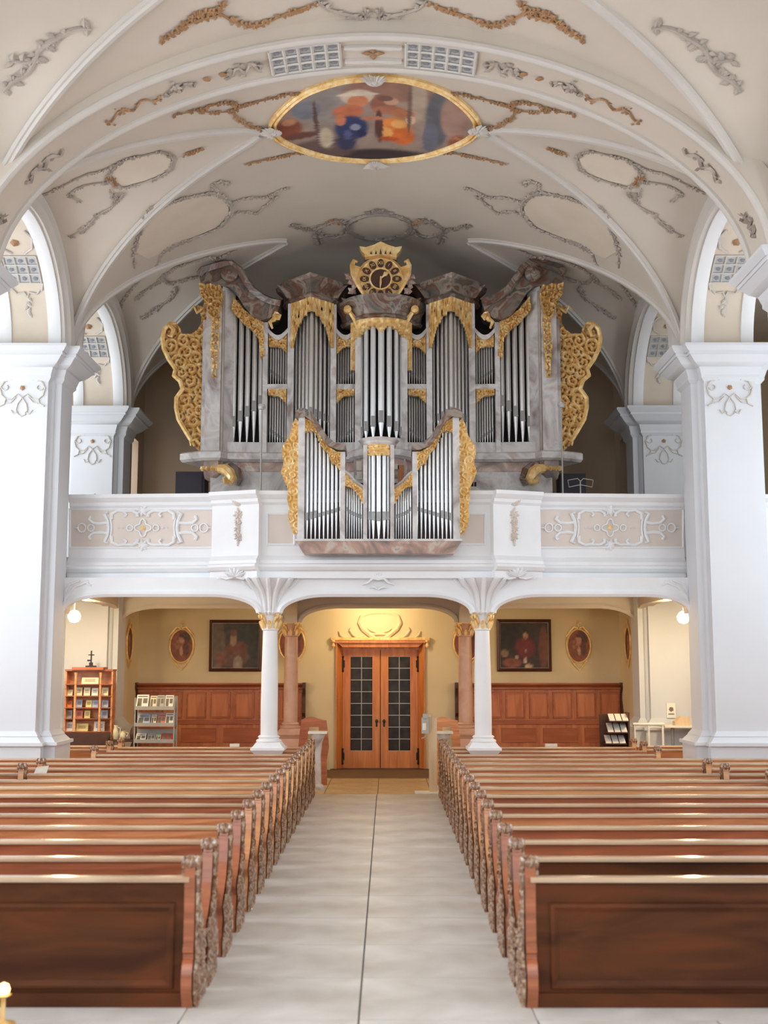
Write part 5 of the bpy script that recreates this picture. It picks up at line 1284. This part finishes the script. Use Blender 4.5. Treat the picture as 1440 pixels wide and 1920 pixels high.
def pew(s, Y, xi, xo, wd, lab, first=False, ends=(True, True), grp='wooden pews in rows'):
    o = thing('pew' if not first else 'pew_screen', lab, 'pew', (s * (xi + xo) / 2, Y, 0), grp)
    a, b = s * xi, s * xo; a_, b_ = min(a, b), max(a, b)
    if first:
        MB().box(a_, b_, Y + .02, Y + .06, .02, .79).build('panel_board', M[wd], o, smooth=False)
        n = 2; W = (b_ - a_) / n
        for i in range(n):
            q0, q1 = a_ + i * W + .15, a_ + (i + 1) * W - .12
            m = MB().sweep([(q0, Y + .02, .14), (q1, Y + .02, .14), (q1, Y + .02, .63), (q0, Y + .02, .63)], [(-.03, -.005), (.03, -.005), (.02, .02), (0, .028), (-.03, .01)], Vector((0, -1, 0)), closed=True)
            m.build('panel_moulding', M[wd], o)
            MB().frustum((q0 + .03, q1 - .03, Y + .012, Y + .03, .17), (q0 + .03, q1 - .03, Y + .012, Y + .03, .60)).build('panel', M['wood_d'], o, smooth=False)
        MB().box(a_, b_, Y - .0, Y + .03, .0, .09).build('plinth', M[wd], o, smooth=False)
        railm(MB(), a_, b_, Y + .03, .79, .05).build('top_rail', M['rail'], o)
        MB().box(a_, b_, Y + .07, Y + .24, .70, .72).build('book_ledge', M['wood'], o, smooth=False)
    else:
        MB().box(a_, b_, Y, Y + .028, .10, .795).build('backrest', M[wd], o, smooth=False)
        railm(MB(), a_, b_, Y + .012, .79).build('top_rail', M['rail'], o)
        m = MB()
        if abs(Y - 19.566) < .05: m.box(a, s * 1.44, Y - .38, Y, .43, .455); m.box(s * 2.02, b, Y - .38, Y, .43, .455)
        else: m.box(a_, b_, Y - .38, Y, .43, .455)
        m.build('seat', M[wd], o, smooth=False)
        MB().box(a_, b_, Y + .028, Y + .17, .70, .72).build('book_ledge', M['wood_l'], o, smooth=False)
    for e, (xe, sd) in enumerate(((a, s), (b, -s))):
        if not ends[e]: continue
        f = not first
        oe = bpy.data.objects.new('pew_end', endmesh(f, 'wood_r' if Y < 11 else ('wood' if Y < 15 else 'wood_l'))); COL.objects.link(oe); oe.parent = o; oe.location = Vector((xe, Y, 0)) - WL[o.name]  # lit look put into the colour: far ends get lighter wood
        WL[oe.name] = Vector((xe, Y, 0))
        place(EM[f]['roll'], 'scroll', (xe, Y, 0), oe)
        if e == 0: place(EM[f]['carve' + str(sd)], 'carving', (xe, Y, 0), oe)
    return o
ORD = ['front', 'second', 'third', 'fourth', 'fifth', 'sixth', 'seventh', 'eighth', 'ninth', 'tenth', 'eleventh', 'twelfth', 'thirteenth', 'fourteenth', 'fifteenth', 'last']
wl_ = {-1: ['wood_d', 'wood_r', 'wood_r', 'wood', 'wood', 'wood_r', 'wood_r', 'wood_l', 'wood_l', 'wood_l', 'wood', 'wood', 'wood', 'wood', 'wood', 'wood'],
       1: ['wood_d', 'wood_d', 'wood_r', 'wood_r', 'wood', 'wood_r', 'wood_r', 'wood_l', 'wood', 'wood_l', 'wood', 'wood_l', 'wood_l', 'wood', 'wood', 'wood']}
PY0, DP = 7.96, .829
for s, side in ((-1, 'left'), (1, 'right')):
    for k in range(16):
        Y = PY0 + DP * k; xo = 4.85
        if k in (9, 10): xo = 4.46
        if k in (11, 12): xo = 7.6
        if k >= 13: xo = 4.42
        lab = f'{"brown panelled front screen" if k == 0 else ORD[k] + " wooden pew"} {"" if k == 0 else "from the front "}in the block {side} of the centre aisle'
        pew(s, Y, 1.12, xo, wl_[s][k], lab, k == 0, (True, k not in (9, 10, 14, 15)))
    for k, (Y, xi, xo) in enumerate(((15.42, 4.53, 8.4), (16.25, 4.53, 8.4), (19.92, 4.46, 6.6), (20.75, 4.46, 6.6))):
        pew(s, Y, xi, xo, 'wood', f'side aisle pew {("in front of", "second in front of", "just behind", "second behind")[k]} the {side} nave pillar by the gallery', False, grp='side aisle pews')

# small things on the pews
def slab_thing(nm, cat, lab, px, py, y, sx, sy, sz, mt, grp=None, rot=0):
    a = P(px, py, y); m = MB().box(-sx / 2, sx / 2, -sy / 2, sy / 2, 0, sz)
    o = m.build(nm, M[mt], None, smooth=False); o.location = (a.x, y, a.z); o.rotation_euler = (0, 0, rot); tag(o, lab, cat, grp); return o
def on_z(o, z): o.location.z = z; return o
a = P(74, 1455, 15.52); m = MB(); m.add([(a.x - .1, 15.46, .722), (a.x + .06, 15.50, .722), (a.x + .1, 15.56, .91), (a.x - .05, 15.53, .89), (a.x - .1, 15.475, .722), (a.x + .06, 15.515, .722), (a.x + .1, 15.575, .91), (a.x - .05, 15.545, .89)], [(0, 1, 2, 3), (7, 6, 5, 4), (0, 4, 5, 1), (1, 5, 6, 2), (2, 6, 7, 3), (3, 7, 4, 0)])
tag(m.build('hymn_sheet', M['paper'], None, smooth=False), 'white sheet propped upright behind a left side pew rail', 'paper')
for px, w_, lab in ((440, .16, 'white booklet lying on the last pew rail, left block'), (1033, .2, 'cream booklet lying on the last pew rail, right block')):
    on_z(slab_thing('booklet', 'book', lab, px, 1388, PY0 + DP * 15 + .012, w_, .07, .05, 'paper', 'booklets on the last pews'), .824)
for px, lab in ((452, 'pale wooden tray board on the last pew of the left block'), (952, 'pale wooden tray board on the last pew of the right block')):
    on_z(slab_thing('tray_board', 'board', lab, px, 1388, PY0 + DP * 15 + .10, .55, .14, .03, 'wood_l', 'pale boards on the last pews'), .722)

# sanitiser stand
a = P(812, 1484, 20.95); o = thing('sanitiser_stand', 'slim pale wooden post with a grey hand sanitiser dispenser beside the right pews', 'stand', (a.x, 20.95, 0))
MB().box(a.x - .07, a.x + .07, 20.9, 20.98, .02, 1.30).build('post', M['wood_p'], o)
MB().box(a.x - .32, a.x + .12, 20.75, 21.1, .001, .02).build('base_plate', M['paper'], o)
m = MB(); m.box(a.x - .2, a.x - .07, 20.86, 20.98, 1.02, 1.30); m.box(a.x - .18, a.x - .09, 20.84, 20.86, 1.28, 1.36); m.build('dispenser', M['steel'], o)
MB().box(a.x - .185, a.x - .12, 20.85, 20.86, 1.08, 1.20).build('label', M['paper'], o)
m = MB(); m.tube([(a.x - .12, 20.88, 1.02), (a.x - .14, 20.86, .96), (a.x - .2, 20.84, .94)], .012, 6); m.tube([(a.x - .07, 20.9, 1.36), (a.x - .02, 20.9, 1.36), (a.x - .02, 20.9, 1.1)], .006, 5); m.build('drip_arm', M['steel'], o)
# stoups and curved benches at the rear
for s, side, px, pb, wd in ((-1, 'left', 596, (565, 612), 'wood_r'), (1, 'right', 831, (815, 858), 'wood')):
    y = 21.5; a = P(px, 1371, y); o = thing('offering_table', f'small white-topped stone stand behind the last pew, {side} of the aisle', 'stand', (a.x, y, 0), 'stone stands by the aisle')
    m = MB(); m.box(-.17 + a.x, .17 + a.x, y - .15, y + .15, a.z - .04, a.z); m.build('top_slab', M['paper'], o)
    m = MB(); m.lathe([(.14, 0), (.14, .05), (.07, .1), (.06, .6), (.08, a.z - .2), (.14, a.z - .04)], (a.x, y, 0), 16); m.build('pedestal', M['marble'], o)
    y = 22.3; l, r = P(pb[0], 1345, y), P(pb[1], 1345, y); zt_, zb_ = PZ(1345, y), PZ(1363, y)
    o = thing('curved_bench', f'{"brown" if s < 0 else "orange-brown"} wooden bench with a rounded back rail, {side} of the doors', 'bench', ((l.x + r.x) / 2, y, 0), 'curved benches by the doors')
    n = 12; top = [(l.x + (r.x - l.x) * i / n, zt_ - .05 + .05 * math.sin(PI * min(1, i / n * 1.0)) + .02 * math.sin(6 * i / n)) for i in range(n + 1)]
    MB().prism(top + [(r.x, zb_), (l.x, zb_)], y - .03, y + .03, 'y').build('back_rail', M[wd], o)
    xr = r.x if s < 0 else l.x
    pr = [(xr - s * 0 - .0, zb_ + .02), (xr + (-s) * .0 - .12 * (-s) * -1 * -1, zb_)]
    e = -s
    leg = [(xr, zt_ - .06), (xr + e * .03, zt_ - .3), (xr + e * .05, zt_ - .55), (xr + e * .01, zt_ - .8), (xr + e * .02, 0), (xr - e * .12, 0), (xr - e * .12, zt_ - .8), (xr - e * .10, zt_ - .5), (xr - e * .14, zt_ - .25), (xr - e * .14, zb_)]
    MB().prism(leg, y - .035, y + .035, 'y').build('leg', M[wd], o, ang=.5)
    xl = l.x if s < 0 else r.x
    MB().prism([(x - xr + xl + e * .0, z) if False else (2 * ((l.x + r.x) / 2) - x, z) for x, z in leg], y - .035, y + .035, 'y').build('leg', M[wd], o, ang=.5)
    MB().box(l.x + .02, r.x - .02, y, y + .4, .43, .47).build('seat', M[wd], o)
    for xx in (l.x + .05, r.x - .05): MB().box(xx - .02, xx + .02, y + .34, y + .39, 0, .43).build('leg', M[wd], o)

# bookcase with devotional cards
y = 22.2; a, b = P(119, 1372, y), P(210, 1256, y); mid = P(165, 1300, y).x
o = thing('bookcase', 'brown wooden bookcase with a crucifix on top, left under the gallery', 'bookcase', (mid, y, 0))
ztop = b.z; x0, x1 = a.x, b.x
MB().box(x0, x1, y + .25, y + .28, .5, ztop).build('back_panel', M['wood'], o, smooth=False)
for x in (x0, x1): MB().box(x - .015, x + .015, y + .02, y + .28, .0, ztop).build('side_panel', M['wood'], o, smooth=False)
cxs_ = (P(140, 1300, y).x, P(187, 1300, y).x)
for x in cxs_:
    MB().lathe([(.035, a.z), (.03, a.z + .05), (.024, a.z + .4), (.022, ztop - .1), (.035, ztop - .05)], (x, y + .02, 0), 12).build('small_column', M['wood_l'], o)
m = MB(); m.box(x0 - .02, x1 + .02, y, y + .3, ztop - .02, ztop + .01); m.box(cxs_[0] - .06, cxs_[1] + .06, y - .05, y + .3, ztop - .0, ztop + .05); m.build('cornice', M['wood_r'], o)
shelf_y = [1283, 1305, 1327, 1347.5, 1372]
for q in shelf_y: z = PZ(q, y); MB().box(x0, x1, y + .0, y + .27, z - .012, z + .004).build('shelf', M['wood_r'], o, smooth=False)
MB().box(x0, x1, y - .2, y + .28, 0, PZ(1374, y)).build('base_cabinet', M['dkwood'], o, smooth=False)
m = MB(); m.box(mid - .09, mid + .09, y + .08, y + .2, ztop + .05, ztop + .08); m.box(mid - .03, mid + .03, y + .11, y + .17, ztop + .08, ztop + .14)
cz_ = ztop + .14; m.box(mid - .012, mid + .012, y + .13, y + .15, cz_, cz_ + .22); m.box(mid - .055, mid + .055, y + .13, y + .15, cz_ + .13, cz_ + .15); m.box(mid - .07, mid - .01, y + .12, y + .14, cz_ + .02, cz_ + .05)
cr_ = m.build('crucifix', M['iron'], None); tag(cr_, 'small dark crucifix standing on top of the wooden bookcase', 'crucifix')
CC = {'cream': (236, 226, 190), 'white': (238, 236, 228), 'orange': (226, 120, 50), 'blue': (176, 190, 214), 'pink': (222, 130, 112), 'yellow': (238, 216, 140), 'grey': (176, 176, 172), 'dark': (96, 70, 66), 'red': (206, 66, 50)}
CM = {k: mat('card_' + k, v, .6, var=.03) for k, v in CC.items()}
CM['ink'] = mat('card_ink', (120, 110, 96), .7)
rows = [[(152, 184, 1270, 1282, 'cream')],
        [(124, 135, 1293, 1304, 'cream'), (141, 153, 1289, 1304, 'cream'), (156, 168, 1289, 1304, 'cream'), (171, 183, 1290, 1304, 'white'), (190, 202, 1289, 1304, 'cream')],
        [(125, 134, 1314, 1326, 'orange'), (142, 153, 1312, 1326, 'blue'), (160, 171, 1313, 1326, 'yellow'), (172, 183, 1313, 1326, 'blue'), (190, 202, 1313, 1326, 'blue')],
        [(124, 134, 1331, 1346, 'grey'), (141, 154, 1333, 1347, 'pink'), (157, 168, 1333, 1347, 'yellow'), (188, 201, 1332, 1347, 'blue')],
        [(122, 137, 1354, 1371, 'white'), (142, 164, 1357, 1371, 'yellow'), (175, 195, 1353, 1371, 'white')]]
rn = ['top', 'second', 'third', 'fourth', 'bottom']; ordn = ['first', 'second', 'third', 'fourth', 'fifth']
for i, r in enumerate(rows):
    z = PZ(shelf_y[i], y) + .005
    for j, (p0, p1, q0, q1, c) in enumerate(r):
        yy = y + .12; xa, xb = P(p0, q1, yy).x, P(p1, q1, yy).x; h_ = PZ(q0, y) - PZ(q1, y)
        m = MB().frustum((0, xb - xa, 0, .012, 0), (0, xb - xa, .03, .042, h_)); o = m.build('card', CM[c], None, smooth=False); o.location = (xa, yy, z)
        tag(o, f'{c} card, {ordn[j]} from the left on the {rn[i]} shelf of the wooden bookcase', 'card', 'cards displayed in the bookcase'); WL[o.name] = Vector((0, 0, 0))
        m = MB()
        w_ = xb - xa
        for t in range(3): m.add([(w_ * .2, -.001 + .03 * (.35 + .15 * t), h_ * (.35 + .15 * t)), (w_ * .8, -.001 + .03 * (.35 + .15 * t), h_ * (.35 + .15 * t)), (w_ * .8, -.001 + .03 * (.42 + .15 * t), h_ * (.42 + .15 * t)), (w_ * .2, -.001 + .03 * (.42 + .15 * t), h_ * (.42 + .15 * t))], [(0, 1, 2, 3)])
        k = m.build('print', CM['ink'], None, smooth=False); k.parent = o
# newspaper rack
y = 21.9; a, b = P(251, 1390, y), P(327, 1303, y)
o = thing('newspaper_rack', 'grey metal rack with three trays of newspapers beside the wall panelling', 'rack', ((a.x + b.x) / 2, y, 0))
for x in (a.x, b.x):
    m = MB(); m.tube([(x, y, 0), (x, y + .02, PZ(1308, y))], .014, 6); m.tube([(x, y + .3, 0), (x, y + .28, PZ(1306, y))], .014, 6); m.build('side_frame', M['steel'], o)
trays = [1329, 1360, 1391]
for q in trays:
    z = PZ(q, y); m = MB(); m.box(a.x, b.x, y - .02, y + .28, z - .02, z - .005); m.box(a.x, b.x, y - .03, y - .015, z - .02, z + .045); m.build('tray', M['steel'], o)
    MB().box(a.x, b.x, y + .27, y + .285, z - .02, z + .22).build('tray_back', M['steel'], o)
NP = [[(253, 276, 1303, 'white'), (279, 291, 1305, 'cream'), (291, 306, 1304, 'grey'), (307, 323, 1304, 'white')], [(255, 279, 1341, 'blue'), (281, 291, 1341, 'cream'), (293, 308, 1340, 'pink'), (308, 323, 1338, 'white')], [(252, 271, 1376, 'white'), (274, 288, 1376, 'grey'), (289, 299, 1378, 'cream'), (300, 321, 1376, 'red')]]
for i, r in enumerate(NP):
    z = PZ(trays[i], y) - .004
    for j, (p0, p1, q0, c) in enumerate(r):
        xa, xb = P(p0, trays[i], y).x, P(p1, trays[i], y).x; h_ = PZ(q0, y) - z
        m = MB().frustum((0, xb - xa, 0, .03, 0), (.003, xb - xa - .004, .12, .135, h_)); o = m.build('newspaper', CM[c], None, smooth=False); o.location = (xa, y + .03, z)
        tag(o, f'{c} newspaper, {ordn[j]} from the left in the {["top", "middle", "bottom"][i]} tray of the metal rack', 'newspaper', 'newspapers in the metal rack')
        w_ = xb - xa; m = MB()
        for t, (u0, u1, v0, v1) in enumerate(((.1, .9, .84, .92), (.1, .45, .2, .75), (.55, .9, .4, .75))):
            yq = lambda v: .12 * v - .002; m.add([(w_ * u0, yq(v0), h_ * v0), (w_ * u1, yq(v0), h_ * v0), (w_ * u1, yq(v1), h_ * v1), (w_ * u0, yq(v1), h_ * v1)], [(0, 1, 2, 3)])
        k = m.build('print', CM['ink'], None, smooth=False); k.parent = o
# jugs and bowl on a small table by the bookcase
y = 22.3; zt_ = PZ(1386, y); a = P(222, 1386, y)
o = thing('side_table', 'small dark table holding white jugs between bookcase and newspaper rack', 'table', (a.x + .05, y, 0))
MB().box(a.x - .18, a.x + .35, y - .2, y + .2, zt_ - .04, zt_).build('top', M['dkwood'], o)
for dx in (-.14, .31):
    for dy in (-.16, .16): MB().box(a.x + dx - .02, a.x + dx + .02, y + dy - .02, y + dy + .02, 0, zt_ - .04).build('leg', M['dkwood'], o)
for dx, h_, r_, lab in ((-.06, .26, .06, 'tall white jug on the small dark table beside the bookcase'), (.08, .15, .065, 'short white jug on the small dark table beside the taller one')):
    m = MB(); m.lathe([(r_ * .7, 0), (r_, h_ * .3), (r_ * .9, h_ * .6), (r_ * .55, h_ * .85), (r_ * .65, h_), (r_ * .55, h_ * .98), (r_ * .4, h_ * .8)], (a.x + dx, y, zt_), 16)
    j = m.build('jug', CM['cream'], None); tag(j, lab, 'jug', 'white jugs by the bookcase')
    hn = MB().tube([(a.x + dx + r_ * .7, y, zt_ + h_ * .85), (a.x + dx + r_ * 1.5, y, zt_ + h_ * .75), (a.x + dx + r_ * 1.3, y, zt_ + h_ * .4), (a.x + dx + r_ * .9, y, zt_ + h_ * .35)], .01, 6).build('handle', CM['cream'], None); hn.parent = j
m = MB(); m.lathe([(.06, 0), (.08, .1), (.05, .2), (.0, .26)], (a.x + .28, y, zt_), 14); tag(m.build('dark_vase', M['dkwood'], None), 'round dark vase on the small table next to the newspaper rack', 'vase')
# leaflet rack on the right
y = 21.8; a = P(1155, 1391, y)
o = thing('leaflet_rack', 'dark wooden leaflet rack with three sloping trays beside the right panelling', 'rack', (a.x, y, 0))
xr = P(1172, 1391, y).x + .06
m = MB(); m.box(xr, xr + .03, y, y + .3, 0, PZ(1336, y)); m.build('upright', M['dkwood'], o); MB().box(a.x - .25, xr + .03, y + .27, y + .3, .3, PZ(1340, y)).build('back_board', M['dkwood'], o)
LT = [(1140, 1177, 1339, 1350), (1137, 1175, 1356, 1371), (1133, 1172, 1379, 1392)]
for i, (p0, p1, q0, q1) in enumerate(LT):
    xa, xb = P(p0, q1, y).x, P(p1, q1, y).x; zl, zh = PZ(q1, y), PZ(q0, y)
    MB().frustum((xa, xb, y - .12, y + .26, zl - .03), (xa, xb, y - .12, y + .26, zl - .01)).build('tray', M['dkwood'], o, smooth=False)
    for j in range(3):
        xx0, xx1 = xa + (xb - xa) * j / 3 + .01, xa + (xb - xa) * (j + 1) / 3 - .01
        m = MB(); m.add([(xx0, y - .1, zl), (xx1, y - .1, zl), (xx1 + .02, y + .2, zh), (xx0 + .02, y + .2, zh), (xx0, y - .1, zl - .02), (xx1, y - .1, zl - .02), (xx1 + .02, y + .2, zh - .02), (xx0 + .02, y + .2, zh - .02)], [(0, 1, 2, 3), (7, 6, 5, 4), (0, 4, 5, 1), (1, 5, 6, 2), (2, 6, 7, 3), (3, 7, 4, 0)])
        tag(m.build('leaflet_stack', M['paper'], None, smooth=False), f'white leaflets, {ordn[j]} from the left on the {["top", "middle", "bottom"][i]} tray of the dark rack', 'leaflet', 'leaflets on the dark rack')
# side room on the right: table, box, poster, pipe
y = 22.35; a, b = P(1240, 1360, y), P(1292, 1360, y)
o = thing('table', 'white-topped table in front of the lamp-lit pillar on the right', 'table', ((a.x + b.x) / 2, y, 0))
MB().box(a.x, b.x + .3, y - .25, y + .25, a.z - .03, a.z).build('top', M['paper'], o)
for x in (a.x + .2, b.x + .1): MB().lathe([(.12, 0), (.03, .06), (.03, a.z - .03)], (x, y, 0), 12).build('leg', M['steel'], o)
c, d = P(1263, 1358, y), P(1291, 1344, y)
m = MB(); m.prism([(c.x, a.z), (d.x, a.z), (d.x, d.z - .0), (c.x + .12, d.z + .01), (c.x, d.z - .08)], y - .1, y + .1, 'y'); tag(m.build('cardboard_box', M['wood_p'], None), 'cream cardboard box standing on the white-topped table', 'box')
y = 22.79; c, d = P(1250, 1346, y), P(1266, 1318, y)
o = tag(MB().box(c.x, d.x, y, y + .03, c.z, d.z).build('poster', M['paper'], None, smooth=False), 'small white poster with a brown emblem on the lamp-lit right pillar', 'poster')
m = MB(); mx = (c.x + d.x) / 2; m.blob((mx, y - .005, d.z - .12), .05, (0, -1, 0), .1); m.box(c.x + .03, d.x - .03, y - .004, y, d.z - .22, d.z - .2); m.build('print', CM['ink'], None).parent = o
y = 22.0; c, d = P(1186, 1358, y), P(1245, 1358, y)
o = thing('barrier_rail', 'pale metal barrier rail in front of the lamp-lit right pillar', 'barrier', ((c.x + d.x) / 2, y, 0))
MB().tube([(c.x, y, c.z), (d.x, y, c.z)], .03, 8).build('rail', M['paper'], o)
for x in (c.x + .03, (c.x + d.x) / 2, d.x - .03): MB().tube([(x, y, 0), (x, y, c.z)], .022, 8).build('post', M['paper'], o)
# confessional in the right aisle
o = thing('confessional', 'tall dark wooden cupboard in the aisle beyond the right nave pillar', 'cupboard', (7.6, 21.3, 0))
MB().box(6.85, 8.5, 20.9, 21.9, 0, 2.25).build('body', M['dkwood'], o)
for i in range(2): MB().frustum((6.95 + .8 * i, 7.6 + .8 * i, 20.87, 20.9, .2), (6.95 + .8 * i, 7.6 + .8 * i, 20.87, 20.9, 2.0)).build('door', M['wood_r'], o)
MB().box(6.8, 8.55, 20.82, 21.95, 2.25, 2.33).build('cornice', M['dkwood'], o)
# brass lantern at the lower left corner
y = 7.55; a = P(6, 1856, y); o = thing('brass_lantern', 'small glowing brass lantern on the floor before the left front screen', 'lantern', (a.x, y, 0))
m = MB(); m.lathe([(.08, 0), (.08, .02), (.015, .04), (.015, a.z - .05), (.05, a.z - .03)], (a.x, y, 0), 14); m.build('stand', M['gold'], o)
m = MB(); m.lathe([(.0, -.035), (.035, -.02), (.04, .0), (.03, .03), (.0, .045)], (a.x, y, a.z), 14); m.build('glow_glass', M['bulb2'], o)
